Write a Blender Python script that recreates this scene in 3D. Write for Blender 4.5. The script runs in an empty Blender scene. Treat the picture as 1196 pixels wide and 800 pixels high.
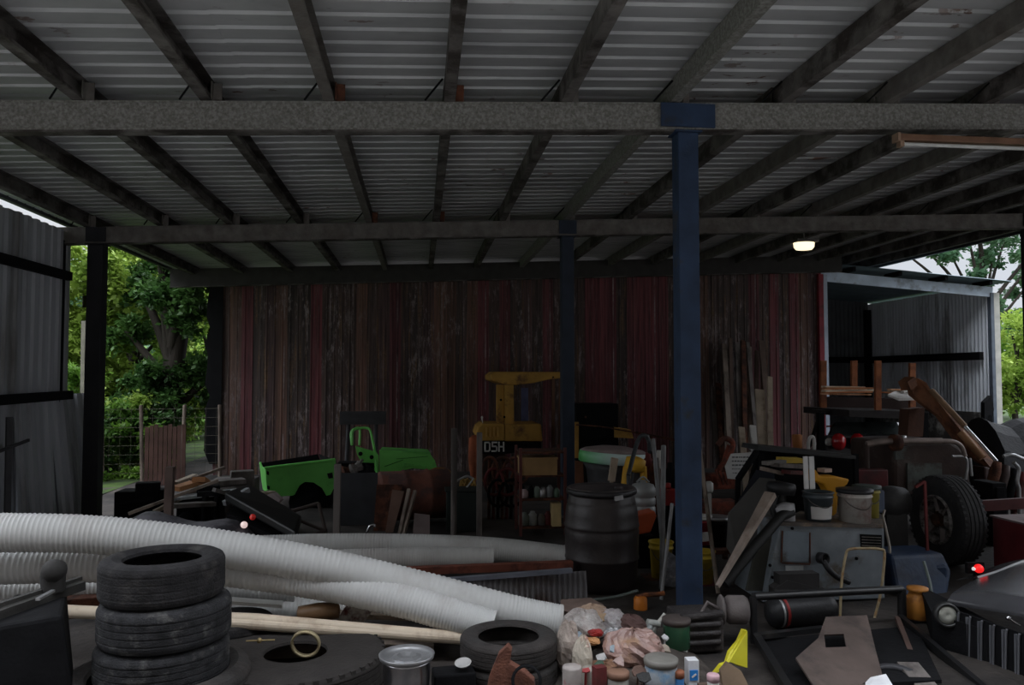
import bpy, bmesh, math, random
from mathutils import Vector, Matrix
V = Vector
random.seed(11); SKY = 7
C = bpy.context.scene.collection
# ---------------------------------------------------------------- camera
FPX = 912.0; YAW = math.radians(6.75); PIT = math.radians(2.51); H = 1.72
FW = V((math.sin(YAW)*math.cos(PIT), math.cos(YAW)*math.cos(PIT), math.sin(PIT)))
RT = V((math.cos(YAW), -math.sin(YAW), 0))
UP = RT.cross(FW)
cam = bpy.data.cameras.new('camera'); co = bpy.data.objects.new('camera', cam); C.objects.link(co)
co.location = (0, 0, H)
co.rotation_euler = Matrix((RT, UP, -FW)).transposed().to_euler()
cam.sensor_fit = 'HORIZONTAL'; cam.sensor_width = 36; cam.lens = 36*FPX/1196; cam.clip_end = 400
bpy.context.scene.camera = co

def ray(px, py): return FW + RT*((px-598)/FPX) + UP*((400-py)/FPX)
def W(px, py, Y):                     # surveyed point at distance Y into the shed
    d = ray(px, py); t = Y/d.y
    return V((d.x*t, Y, H+d.z*t))
def G(px, py, z=0.0):                 # surveyed point at height z
    d = ray(px, py); t = (z-H)/d.z
    return V((d.x*t, d.y*t, z))

# ---------------------------------------------------------------- materials
MC = {}
def M(name, col, rough=.8, metal=0, var=.25, scale=6, bump=.15, col2=None, mix=.5, st=(1,1,1), emit=None, bscale=None, trans=0, alpha=1, spec=.35, detail=6, contrast=.12):
    """procedural surface: base colour broken up by noise, an optional second colour (rust, dirt) in patches, noise bump"""
    if name in MC: return MC[name]
    m = bpy.data.materials.new(name); m.use_nodes = True; MC[name] = m
    n = m.node_tree.nodes; l = m.node_tree.links; b = n['Principled BSDF']
    b.inputs['Roughness'].default_value = rough; b.inputs['Metallic'].default_value = metal
    b.inputs['Specular IOR Level'].default_value = spec
    if trans: b.inputs['Transmission Weight'].default_value = trans
    if alpha < 1: b.inputs['Alpha'].default_value = alpha
    tc = n.new('ShaderNodeTexCoord'); mp = n.new('ShaderNodeMapping'); mp.inputs['Scale'].default_value = st
    oi = n.new('ShaderNodeObjectInfo'); ad = n.new('ShaderNodeVectorMath'); ad.operation = 'ADD'
    ml = n.new('ShaderNodeMath'); ml.operation = 'MULTIPLY'; ml.inputs[1].default_value = 37.0
    l.new(oi.outputs['Random'], ml.inputs[0]); l.new(ml.outputs[0], ad.inputs[1])
    l.new(tc.outputs['Object'], mp.inputs['Vector']); l.new(mp.outputs['Vector'], ad.inputs[0])
    nz = n.new('ShaderNodeTexNoise'); nz.inputs['Scale'].default_value = scale; nz.inputs['Detail'].default_value = detail
    l.new(ad.outputs[0], nz.inputs['Vector'])
    mr = n.new('ShaderNodeMapRange'); mr.inputs['From Min'].default_value = .25; mr.inputs['From Max'].default_value = .75
    mr.inputs['To Min'].default_value = 1-var; mr.inputs['To Max'].default_value = 1+var
    l.new(nz.outputs['Fac'], mr.inputs['Value'])
    vm = n.new('ShaderNodeVectorMath'); vm.operation = 'SCALE'; vm.inputs[0].default_value = col[:3]
    l.new(mr.outputs[0], vm.inputs['Scale'])
    out = vm.outputs[0]
    if col2:
        n2 = n.new('ShaderNodeTexNoise'); n2.inputs['Scale'].default_value = scale*.6; n2.inputs['Detail'].default_value = 8
        n2.inputs['Roughness'].default_value = .65
        l.new(ad.outputs[0], n2.inputs['Vector'])
        r2 = n.new('ShaderNodeMapRange'); t = .72-.44*mix
        r2.inputs['From Min'].default_value = t-contrast/2; r2.inputs['From Max'].default_value = t+contrast/2
        l.new(n2.outputs['Fac'], r2.inputs['Value'])
        v2 = n.new('ShaderNodeVectorMath'); v2.operation = 'SCALE'; v2.inputs[0].default_value = col2[:3]; l.new(mr.outputs[0], v2.inputs['Scale'])
        mx = n.new('ShaderNodeMix'); mx.data_type = 'RGBA'
        l.new(r2.outputs[0], mx.inputs['Factor']); l.new(out, mx.inputs[6]); l.new(v2.outputs[0], mx.inputs[7]); out = mx.outputs[2]
    l.new(out, b.inputs['Base Color'])
    if bump:
        n3 = n.new('ShaderNodeTexNoise'); n3.inputs['Scale'].default_value = bscale or scale*6; n3.inputs['Detail'].default_value = 5
        l.new(ad.outputs[0], n3.inputs['Vector'])
        bp = n.new('ShaderNodeBump'); bp.inputs['Strength'].default_value = bump; bp.inputs['Distance'].default_value = .02
        l.new(n3.outputs['Fac'], bp.inputs['Height']); l.new(bp.outputs[0], b.inputs['Normal'])
    if emit:
        b.inputs['Emission Color'].default_value = (*emit[0], 1); b.inputs['Emission Strength'].default_value = emit[1]
    return m

# ---------------------------------------------------------------- mesh builder
def basis(d, up=V((0, 0, 1))):
    d = d.normalized()
    s = d.cross(up)
    if s.length < 1e-4: s = d.cross(V((0, 1, 0)))
    s.normalize(); return d, s, s.cross(d)
class B:
    def __init__(s): s.v = []; s.f = []; s.mi = []; s.sm = []
    def add(s, vs, fs, mi=0, sm=False):
        k = len(s.v); s.v += [V(p) for p in vs]; s.f += [tuple(i+k for i in f) for f in fs]; s.mi += [mi]*len(fs); s.sm += [sm]*len(fs); return s
    def hexa(s, p, mi=0):             # 8 corners: bottom loop then top loop
        return s.add(p, [(0,3,2,1),(4,5,6,7),(0,1,5,4),(1,2,6,5),(2,3,7,6),(3,0,4,7)], mi)
    def box(s, c, d, rz=0, mi=0, mat=None):
        c = V(c); m = mat or Matrix.Rotation(rz, 3, 'Z'); x, y, z = d[0]/2, d[1]/2, d[2]/2
        return s.hexa([c+m@V(q) for q in [(-x,-y,-z),(x,-y,-z),(x,y,-z),(-x,y,-z),(-x,-y,z),(x,-y,z),(x,y,z),(-x,y,z)]], mi)
    def bar(s, a, b, w, h, up=V((0,0,1)), mi=0, w2=None, h2=None):
        a = V(a); b = V(b); d, sd, u = basis(b-a, V(up)); w2 = w2 or w; h2 = h2 or h
        return s.hexa([a-sd*w/2-u*h/2, a+sd*w/2-u*h/2, b+sd*w2/2-u*h2/2, b-sd*w2/2-u*h2/2, a-sd*w/2+u*h/2, a+sd*w/2+u*h/2, b+sd*w2/2+u*h2/2, b-sd*w2/2+u*h2/2], mi)
    def tube(s, pts, r, n=10, mi=0, closed=False, cap=True, hollow=0):
        pts = [V(p) for p in pts]; N = len(pts); R = r if isinstance(r, (list, tuple)) else [r]*N
        def rings(R):
            out = []; prev = None
            for i in range(N):
                if closed: t = pts[(i+1) % N]-pts[i-1]
                else: t = pts[min(i+1, N-1)]-pts[max(i-1, 0)]
                t.normalize()
                if prev is None: _, sd, u = basis(t)
                else:
                    sd = prev-t*prev.dot(t)
                    sd.normalize(); u = sd.cross(t)
                prev = sd
                out.append([pts[i]+(sd*math.cos(2*math.pi*k/n)+u*math.sin(2*math.pi*k/n))*R[i] for k in range(n)])
            return out
        rg = rings(R); vs = [p for q in rg for p in q]; fs = []
        for i in range(N if closed else N-1):
            j = (i+1) % N
            for k in range(n): fs.append((i*n+k, i*n+(k+1) % n, j*n+(k+1) % n, j*n+k))
        s.add(vs, fs, mi, True)
        if hollow:
            rg2 = rings([q*hollow for q in R]); vs2 = [p for q in (rg2[0], rg2[min(6, N-1)], rg2[max(N-7, 0)], rg2[-1]) for p in q]
            for a_, b_, o in ((0, 1, 0), (3, 2, N-1)):
                loop_o = [rg[o][k] for k in range(n)]; li = rg2[o]; deep = rg2[min(6, N-1)] if o == 0 else rg2[max(N-7, 0)]
                s.add(loop_o+li+deep, [(k, (k+1) % n, n+(k+1) % n, n+k) for k in range(n)]+[(n+k, n+(k+1) % n, 2*n+(k+1) % n, 2*n+k) for k in range(n)]+[tuple(2*n+k for k in range(n))], mi, False)
        elif cap and not closed:
            s.add(rg[0], [tuple(range(n))], mi); s.add(rg[-1], [tuple(range(n))], mi)
        return s
    def lathe(s, prof, c=(0,0,0), ax=V((0,0,1)), n=28, mi=0, closed=False, sm=True, a0=0, a1=2*math.pi, sx=1, sy=1):
        c = V(c); ax = V(ax).normalized(); _, e1, e2 = basis(ax, V((0,1,0)) if abs(ax.y) < .9 else V((1,0,0)))
        full = abs(a1-a0-2*math.pi) < 1e-6; K = n if full else n+1; vs = []
        for r, z in prof:
            for k in range(K):
                a = a0+(a1-a0)*k/n; vs.append(c+ax*z+e1*(r*math.cos(a)*sx)+e2*(r*math.sin(a)*sy))
        P = len(prof); fs = []
        for i in range(P if closed else P-1):
            j = (i+1) % P
            for k in range(n):
                k2 = (k+1) % K; fs.append((i*K+k, i*K+k2, j*K+k2, j*K+k))
        if not closed and full:
            if prof[0][0] > 1e-5: fs.append(tuple(range(K)))
            if prof[-1][0] > 1e-5: fs.append(tuple((P-1)*K+k for k in range(K)))
        return s.add(vs, fs, mi, sm)
    def prism(s, pts, t, mi=0):        # planar outline extruded by vector t
        pts = [V(p) for p in pts]; t = V(t); n = len(pts)
        return s.add(pts+[p+t for p in pts], [tuple(range(n)), tuple(range(2*n-1, n-1, -1))]+[(i, (i+1) % n, n+(i+1) % n, n+i) for i in range(n)], mi)
    def ribbed(s, o, u, v, prof, nrm, th=.002, mi=0, ragged=0, nu=1, rnd=None):
        """sheet: ribs run along u, profile (distance, height) across v"""
        o = V(o); u = V(u); v = V(v).normalized(); nrm = V(nrm); vs = []; rnd = rnd or random
        K = len(prof)
        cut = [[0, 1] for _ in prof]
        if ragged:
            w = 0
            for i in range(K):
                if i % 5 == 0: w = rnd.uniform(0, ragged)
                cut[i] = [w/u.length, 1]
        for side in (0, 1):
            for j in range(nu+1):
                for i, (d, h) in enumerate(prof):
                    q = cut[i][0]+(1-cut[i][0])*j/nu
                    vs.append(o+u*q+v*d+nrm*(h+side*th))
        F = []
        R = (nu+1)*K
        for sd in (0, 1):
            for j in range(nu):
                for i in range(K-1): F.append((sd*R+j*K+i, sd*R+j*K+i+1, sd*R+(j+1)*K+i+1, sd*R+(j+1)*K+i))
        for i in range(K-1):
            F.append((i, i+1, R+i+1, R+i)); F.append((nu*K+i, nu*K+i+1, R+nu*K+i+1, R+nu*K+i))
        return s.add(vs, F, mi)
    def build(s, name, mats, parent=None, bevel=0, smooth=None, jitter=0, loc=None, keep=False, solid=0, sub=0):
        me = bpy.data.meshes.new(name)
        if parent is not None: base = V(parent['_b']) if '_b' in parent else V((0,0,0))
        elif loc is not None: base = V(loc)
        else:
            xs = [p.x for p in s.v]; ys = [p.y for p in s.v]; zs = [p.z for p in s.v]
            base = V(((min(xs)+max(xs))/2, (min(ys)+max(ys))/2, min(zs)))
        if keep: base = V((0,0,0))
        if jitter: s.v = [p+V([random.uniform(-jitter, jitter) for _ in range(3)]) for p in s.v]
        me.from_pydata([tuple(p-base) for p in s.v], [], s.f)
        mats = mats if isinstance(mats, (list, tuple)) else [mats]
        for m in mats: me.materials.append(m)
        for i, p in enumerate(me.polygons): p.material_index = s.mi[i]; p.use_smooth = s.sm[i] if smooth is None else smooth
        bm = bmesh.new(); bm.from_mesh(me); bmesh.ops.recalc_face_normals(bm, faces=bm.faces); bm.to_mesh(me); bm.free()
        o = bpy.data.objects.new(name, me); C.objects.link(o)
        if parent is not None:
            o.parent = parent
            if '_b' in parent: BASES[o.name] = base; o['_b'] = base[:]
        else: o.location = base; o['_b'] = base[:]
        if bevel:
            b = o.modifiers.new('b', 'BEVEL'); b.width = bevel; b.segments = 2; b.limit_method = 'ANGLE'; b.angle_limit = math.radians(40)
        if sub:
            q = o.modifiers.new('s', 'SUBSURF'); q.levels = q.render_levels = sub
        return o
BASES = {}
def tag(o, label, cat, group=None):
    o['label'] = label; o['category'] = cat
    if group: o['group'] = group
    return o
def thing(name, label, cat, loc, group=None):
    o = bpy.data.objects.new(name, None); C.objects.link(o); o.location = V(loc); o['_b'] = tuple(loc)
    o.empty_display_size = .1
    return tag(o, label, cat, group)
def struct(o): o['kind'] = 'structure'; return o
def dup(root, loc, rz=0, label=None, rot=None):
    r = root.copy(); C.objects.link(r); r.location = loc; r.rotation_euler = rot or (0, 0, rz)
    if label: r['label'] = label
    for ch in list(root.children):
        c = ch.copy(); C.objects.link(c); c.parent = r
        for g in ch.children:
            d = g.copy(); C.objects.link(d); d.parent = c
    return r
def bez(ctrl, n=24):                   # Catmull-Rom through control points
    P = [V(p) for p in ctrl]; P = [P[0]*2-P[1]]+P+[P[-1]*2-P[-2]]; out = []
    m = len(P)-3
    for i in range(n+1):
        t = i/n*m; k = min(int(t), m-1); t -= k; a, b, c, d = P[k:k+4]
        out.append(.5*((2*b)+(-a+c)*t+(2*a-5*b+4*c-d)*t*t+(-a+3*b-3*c+d)*t**3))
    return out

# palette
steel_grimy = M('grimy grey steel', (.17,.16,.15), .75, .2, .3, 9, .3, (.115,.10,.09), .42, contrast=.3)
galv_beam = M('speckled galvanised beam', (.25,.25,.235), .65, .2, .3, 60, .2, (.17,.165,.15), .5, bscale=90)
purlin_m = M('sooty purlin steel', (.13,.12,.115), .8, .15, .5, 5, .3, (.04,.033,.03), .5)
blue_paint = M('weathered blue paint', (.022,.042,.088), .7, 0, .3, 5, .15, (.035,.033,.03), .22)
navy_paint = M('dark blue painted post', (.018,.027,.045), .65, 0, .3, 5, .15)
black_post = M('blackened steel', (.018,.018,.022), .7, .1, .3, 6, .15)
zinc = M('dull zinc sheet', (.30,.31,.33), .5, .35, .3, 2.5, .05, (.13,.12,.115), .33)
rust = M('brown rust', (.12,.045,.025), .9, 0, .45, 12, .5, (.05,.022,.016), .45)
rust_or = M('orange rust', (.30,.10,.035), .85, 0, .4, 10, .4, (.10,.04,.022), .4)
rubber = M('worn black rubber', (.021,.020,.021), .85, 0, .45, 14, .35, (.042,.039,.037), .3, spec=.2)
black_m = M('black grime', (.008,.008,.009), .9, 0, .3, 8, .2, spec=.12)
black_gloss = M('black enamel', (.012,.012,.014), .25, 0, .2, 5, .03, spec=.5)
wood = M('grey weathered timber', (.25,.20,.165), .85, 0, .35, 6, .3, (.11,.085,.07), .4, st=(1,1,.15))
wood_pale = M('pale timber', (.44,.36,.28), .8, 0, .25, 6, .2, (.2,.15,.11), .3)
white_pl = M('dirty white plastic', (.62,.61,.58), .5, 0, .15, 6, .08, (.3,.27,.24), .3)
white_m = M('white paint', (.66,.65,.62), .5, 0, .15, 6, .05)
yellow_m = M('yellow plastic', (.52,.36,.05), .6, 0, .2, 6, .05, (.22,.15,.04), .3)
yellow_ind = M('faded machine yellow', (.45,.25,.05), .65, 0, .25, 5, .1, (.16,.08,.03), .3)
red_m = M('red paint', (.30,.02,.018), .45, 0, .25, 6, .06, (.10,.02,.018), .3)
maroon_m = M('maroon oxide paint', (.11,.018,.018), .7, 0, .3, 5, .15, (.05,.018,.015), .35)
green_m = M('bright green car paint', (.17,.62,.12), .45, 0, .12, 3, .02, (.10,.40,.08), .25, spec=.5)
chrome = M('bare shiny metal', (.62,.62,.64), .22, 1, .15, 8, .03)
alu = M('dull aluminium', (.42,.42,.43), .4, .8, .25, 10, .1)
pipe_m = M('white corrugated pipe plastic', (.66,.66,.65), .5, 0, .08, 3, .02, (.46,.42,.40), .2, contrast=.3)
grey_cab = M('grey blue painted steel', (.23,.26,.29), .5, .1, .3, 5, .08, (.12,.10,.08), .32)

# ---------------------------------------------------------------- the setting
def roofz(x): return 3.42+.038*x
XL, XR, YB = -4.30, 9.75, 17.4
Y0 = 3.68
# ground
b = B(); rnd = random.Random(3)
xs = [-60,-30,-14]+[-8+i*.5 for i in range(0, 45)]+[20,40,70]; ys = [-30,-12,-4]+[0+i*.5 for i in range(0, 45)]+[30,50,90]
vs = [(x, y, rnd.uniform(-.02, .012) if -8 < x < 14 and 0 < y < 22 else -.03) for y in ys for x in xs]; nx = len(xs)
b.add(vs, [(j*nx+i, j*nx+i+1, (j+1)*nx+i+1, (j+1)*nx+i) for j in range(len(ys)-1) for i in range(nx-1)], 0, True)
gm = M('oily dirt floor', (.050,.042,.037), .9, 0, .5, 1.5, .5, (.022,.019,.018), .5, bscale=20)
struct(b.build('floor', gm, keep=True))
# grass outside on both sides
for (x0, x1, y0, y1) in ((-40, -4.6, 5, 60), (13.5, 60, 8, 60)):
    b = B(); b.box(((x0+x1)/2, (y0+y1)/2, -.02), (x1-x0, y1-y0, .05))
    o = b.build('lawn_ground', M('grass ground', (.045,.08,.015), .95, 0, .5, 3, .5, (.02,.035,.01), .5)); struct(o)

# roof: ribbed sheets, ribs run across the picture, pan width .19
def rib_profile(width, pitch, rw, rh):
    out = []; d = 0
    while d < width:
        out += [(d, 0), (d+pitch-rw, 0), (d+pitch-rw*.72, rh), (d+pitch-rw*.28, rh)]; d += pitch
    out.append((d, 0)); return out
def iron(name, col, col2, ax):
    m = bpy.data.materials.new(name); m.use_nodes = True; n = m.node_tree.nodes; l = m.node_tree.links; bs = n['Principled BSDF']
    bs.inputs['Roughness'].default_value = .55; bs.inputs['Metallic'].default_value = .25
    tc = n.new('ShaderNodeTexCoord')
    def noise(sc, st, det=6, ro=.6):
        mp = n.new('ShaderNodeMapping'); mp.inputs['Scale'].default_value = st; l.new(tc.outputs['Object'], mp.inputs[0])
        z = n.new('ShaderNodeTexNoise'); z.inputs['Scale'].default_value = sc; z.inputs['Detail'].default_value = det; z.inputs['Roughness'].default_value = ro
        l.new(mp.outputs[0], z.inputs['Vector']); return z.outputs['Fac']
    def ramp(f, stops):
        r = n.new('ShaderNodeValToRGB'); e = r.color_ramp.elements
        e[0].position, e[0].color = stops[0][0], (*stops[0][1], 1); e[1].position, e[1].color = stops[-1][0], (*stops[-1][1], 1)
        for p, c in stops[1:-1]: q = e.new(p); q.color = (*c, 1)
        l.new(f, r.inputs[0]); return r.outputs[0]
    def mix(f, a, b_, t='MIX'):
        q = n.new('ShaderNodeMix'); q.data_type = 'RGBA'; q.blend_type = t
        if isinstance(f, float): q.inputs['Factor'].default_value = f
        else: l.new(f, q.inputs['Factor'])
        l.new(a, q.inputs[6]); l.new(b_, q.inputs[7]); return q.outputs[2]
    return m, n, l, bs, tc, noise, ramp, mix
rm, n, l, bs, tc, noise, ramp, mix = iron('aged galvanised roof iron', None, None, 0)
a_ = ramp(noise(1.1, (.6,1.4,1)), [(.3, (.27,.275,.285)), (.5, (.40,.41,.42)), (.75, (.52,.53,.54))])
spots = ramp(noise(5, (1,2.2,1), 4), [(.63, (0,0,0)), (.67, (1,1,1))])
rustc = ramp(noise(9, (1,1,1)), [(.3, (.06,.03,.02)), (.7, (.17,.09,.06))])
sp2 = ramp(noise(.55, (1,1,1), 2), [(.47, (0,0,0)), (.6, (1,1,1))])
mu = n.new('ShaderNodeMath'); mu.operation = 'MULTIPLY'; l.new(spots, mu.inputs[0]); l.new(sp2, mu.inputs[1])
l.new(mix(mu.outputs[0], a_, rustc), bs.inputs['Base Color'])
b = B(); pr = rib_profile(YB-Y0, .186, .05, .03)
N = V((-.038, 0, 1)).normalized()
x = XL; k = 0
while x < XR-.1:                       # sheets lapped end to end across the slope
    x1 = min(x+3.05, XR)
    b.ribbed((x, Y0, roofz(x)+.355+.004*(k % 2)), V((x1-x+.08, 0, .038*(x1-x+.08))), (0,1,0), pr, N, .0015, nu=2); x = x1; k += 1
struct(b.build('ceiling', rm, keep=True))
# nail holes where daylight comes through / translucent nothing.  Fascia gutters at both roof edges
for nm, xx in (('trim_1', XL-.03), ('trim_2', XR+.03)):
    b = B(); hg = .05 if xx < 0 else .15; b.bar((xx, Y0, roofz(xx)+.345), (xx, YB, roofz(xx)+.345), .06, hg); struct(b.build(nm, M('dark gutter steel', (.05,.05,.055), .7, .2), keep=True))

# beams across, purlins along the depth
def ordn(i): return ['first','second','third','fourth','fifth','sixth','seventh','eighth','ninth','tenth','eleventh','twelfth','thirteenth','fourteenth','fifteenth','sixteenth','seventeenth','eighteenth'][i]
def zbeam(Y, label, mat, w=.12, h=.195, x0=XL+.05, x1=XR-.05, weld=True):
    t = thing('roof_beam', label, 'beam', ((x0+x1)/2, Y, roofz((x0+x1)/2)), 'cross beams under the roof')
    q = B(); e = .012
    for (z, hh, ww) in ((e/2, e, w), (h-e/2, e, w)):
        q.bar((x0, Y, roofz(x0)+z), (x1, Y, roofz(x1)+z), ww, hh)
    q.bar((x0, Y-w/2+.02, roofz(x0)+h/2), (x1, Y-w/2+.02, roofz(x1)+h/2), .02, h-2*e+.002)
    q.build('web', mat, t)
    q = B()
    q.bar((x0, Y-.01, roofz(x0)-.006), (x1, Y-.01, roofz(x1)-.006), w*.8, .012)
    q.build('bottom_flange', purlin_m, t)
    return t
bm1 = zbeam(5.4, 'near speckled grey steel cross beam carried by the bright blue post', galv_beam)
bm2 = zbeam(9.6, 'middle dark cross beam carried by the navy post behind the black drum', steel_grimy, h=.19)
bm3 = zbeam(13.95, 'farthest cross beam tight above the rusty red back wall', M('sooty dark beam', (.045,.042,.04), .85), h=.3, x1=7.95)
px_l = [-3.87+.813*i for i in range(17)]
for i, x in enumerate(px_l):
    if x > XR-.1: break
    t = thing('roof_purlin', 'sooty steel roof purlin running front to back, %s from the left edge of the roof' % ordn(i), 'purlin', (x, 8, roofz(x)+.2), 'roof purlins under the iron')
    w = .075; h = .148; z = roofz(x)+.2
    q = B(); yy = [Y0+.03, 5.45, 9.65, YB-.05]
    for a, c_ in zip(yy[:-1], yy[1:]):
        ja = random.uniform(-.012, .012); jb = random.uniform(-.012, .012)
        q.bar((x+ja-w/2+.004, a, z+h/2), (x+jb-w/2+.004, c_+.06, z+h/2), .006, h)
        q.bar((x+ja, a, z+.004), (x+jb, c_+.06, z+.004), w, .006); q.bar((x+ja, a, z+h-.003), (x+jb, c_+.06, z+h-.003), w, .006)
        q.bar((x+ja+w/2-.003, a, z+.013), (x+jb+w/2-.003, c_+.06, z+.013), .005, .02)
    pm = galv_beam if i in (7,) else (steel_grimy if i in (4, 9, 11) else purlin_m)
    q.build('channel', pm, t)
    for Yb in (5.4, 9.6):              # cleat plate and knee rod at each beam
        q = B(); q.box((x+w/2+.035, Yb-.03, z+.06), (.06, .008, .13), 0); q.box((x+w/2+.006, Yb-.03, z+.065), (.008, .09, .12)); q.build('cleat', rust if i in (4,5) else steel_grimy, t)
        q = B(); q.tube([(x-w/2-.13, Yb-.05, z+.0), (x-w/2-.01, Yb-.12, z+.13)], .007, 6); q.build('tie_rod', black_m, t)

# posts
def post(X, Y, mat, label, w=.15, foot=True, cap=True):
    t = thing('steel_post', label, 'post', (X, Y, 0), 'steel posts carrying the roof')
    top = roofz(X)-.022
    q = B(); q.box((X, Y, top/2), (w, w, top)); q.build('shaft', mat, t, bevel=.008)
    q = B(); q.box((X, Y, .008), (w+.14, w+.14, .016)); 
    for sx in (-1, 1):
        for sy in (-1, 1): q.tube([(X+sx*(w/2+.04), Y+sy*(w/2+.04), .01), (X+sx*(w/2+.04), Y+sy*(w/2+.04), .05)], .012, 6)
    q.build('base_plate', steel_grimy, t)
    q = B(); q.box((X, Y-.072, top+.12), (.22 if foot != 2 else .40, .015, .17)); q.box((X, Y, top+.006), (w+.05, w+.02, .012)); q.build('top_bracket', mat, t)
    return t
post(1.90, 5.4, blue_paint, 'bright blue square steel post in front of the black drum', .15, foot=2)
post(1.83, 9.6, navy_paint, 'dark navy steel post standing behind the lidded black drum', .155)
post(-3.75, 9.6, black_post, 'near black steel post at the open left side before the trees', .17)
post(8.16, 9.6, black_post, 'black steel post at the open right side, at the frame edge', .12)

# back wall: old red sheets
wm, n, l, bs, tc, noise, ramp, mix = iron('old red painted iron', None, None, 0)
bs.inputs['Roughness'].default_value = .7; bs.inputs['Metallic'].default_value = 0
sx = n.new('ShaderNodeSeparateXYZ'); l.new(tc.outputs['Object'], sx.inputs[0])
def strip(width, off):
    a = n.new('ShaderNodeMath'); a.operation = 'DIVIDE'; l.new(sx.outputs['X'], a.inputs[0]); a.inputs[1].default_value = width
    c_ = n.new('ShaderNodeMath'); c_.operation = 'ADD'; l.new(a.outputs[0], c_.inputs[0]); c_.inputs[1].default_value = off
    f_ = n.new('ShaderNodeMath'); f_.operation = 'FLOOR'; l.new(c_.outputs[0], f_.inputs[0])
    w_ = n.new('ShaderNodeTexWhiteNoise'); w_.noise_dimensions = '1D'; l.new(f_.outputs[0], w_.inputs['W']); return w_.outputs['Value']
base = ramp(strip(.20, 5.7), [(0, (.055,.036,.033)), (.18, (.115,.031,.038)), (.40, (.045,.032,.030)), (.56, (.095,.052,.040)), (.70, (.10,.030,.036)), (.88, (.065,.038,.038))])
base.node.color_ramp.interpolation = 'CONSTANT'
clean = ramp(strip(.20, 5.7), [(0, (.8,.8,.8)), (.18, (.12,.12,.12)), (.40, (.9,.9,.9)), (.56, (.6,.6,.6)), (.70, (.25,.25,.25)), (.88, (1,1,1))]); clean.node.color_ramp.interpolation = 'CONSTANT'
b2 = ramp(strip(.135, .4), [(0, (.88,.86,.88)), (1, (1.6,1.55,1.52))])
base = mix(1.0, base, b2, 'MULTIPLY')
st = ramp(noise(2.6, (11,1,.35), 8, .72), [(.34, (.35,.32,.3)), (.5, (1,1,1)), (.68, (1.7,1.5,1.35))])
base = mix(1.0, base, st, 'MULTIPLY')
def mul(a, c_):
    q = n.new('ShaderNodeMath'); q.operation = 'MULTIPLY'; l.new(a, q.inputs[0]); l.new(c_, q.inputs[1]); return q.outputs[0]
rs = ramp(noise(1.9, (8,1,.45), 7, .7), [(.54, (0,0,0)), (.62, (1,1,1))]); rc = ramp(noise(20, (1,1,1)), [(.3, (.07,.04,.025)), (.7, (.20,.115,.06))])
base = mix(mul(rs, clean), base, rc)
fl = ramp(noise(2.2, (4.5,1,1.0), 9, .8), [(.53, (0,0,0)), (.60, (1,1,1))])
lo = ramp(noise(.9, (1,1,.8), 3), [(.42, (0,0,0)), (.60, (1,1,1))])
pale = ramp(noise(14, (1,1,1)), [(.3, (.16,.12,.12)), (.7, (.40,.34,.34))])
base = mix(mul(mul(fl, lo), clean), base, pale)
# thin bleached line at each sheet edge
fm = n.new('ShaderNodeMath'); fm.operation = 'PINGPONG'; fm.inputs[1].default_value = .20; l.new(sx.outputs['X'], fm.inputs[0])
le = n.new('ShaderNodeMath'); le.operation = 'LESS_THAN'; le.inputs[1].default_value = .012; l.new(fm.outputs[0], le.inputs[0])
ln = ramp(noise(1.2, (2,1,.8), 5, .7), [(.45, (0,0,0)), (.6, (.8,.8,.8))])
base = mix(mul(le.outputs[0], ln), base, pale)
l.new(base, bs.inputs['Base Color'])
WY = 14.3; b = B(); rnd = random.Random(8); x = -3.6
def corr(width, pitch, amp, n=6): return [(i*pitch/n, amp*math.sin(2*math.pi*i/n)) for i in range(int(width/pitch*n)+1)]
def trap(width, pitch=.19, rh=.028):
    out = []; d = 0
    while d < width-.01:
        out += [(d, 0), (d+pitch*.42, 0), (d+pitch*.5, rh), (d+pitch*.9, rh)]; d += pitch
    out.append((width, 0)); return out
while x < 7.62:
    w = min(.77, 7.7-x); tilt = rnd.uniform(-.006, .006)
    top = 3.60+.04*x+rnd.uniform(-.02, .03)
    b.ribbed((x, WY-rnd.uniform(0, .03), -.05), V((tilt*3, 0, top)), (1,0,0), rib_profile(w-.02, .135, .03, .012), (0,-1,0), .0015, nu=3, ragged=0)
    x += w
struct(b.build('wall_back', wm, keep=True))
b = B(); b.box((7.69, WY-.05, 1.85), (.09, .09, 3.7)); struct(b.build('trim_3', M('bright maroon corner flashing', (.24,.025,.04), .6, 0, .25, 4, .1, (.12,.03,.03), .3), keep=True))
b = B(); b.box((7.80, WY-.02, 1.85), (.07, .08, 3.7)); struct(b.build('trim_4', M('pale blue grey flashing', (.45,.52,.62), .5, .1, .15, 4, .05), keep=True))
# torn black edge sheet at the left end of the back wall
b = B(); pts = []
for i in range(15): z = .2+i*.235; pts.append((-3.62-(.02+.10*abs(math.sin(i*1.9))), WY-.06, z))
pts += [(-3.45, WY-.06, 3.5), (-3.45, WY-.06, .2)]
b.prism(pts, (0, .02, 0)); o = b.build('torn_flashing', black_m); tag(o, 'ragged black strip torn along the left edge of the red wall', 'flashing')

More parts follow.
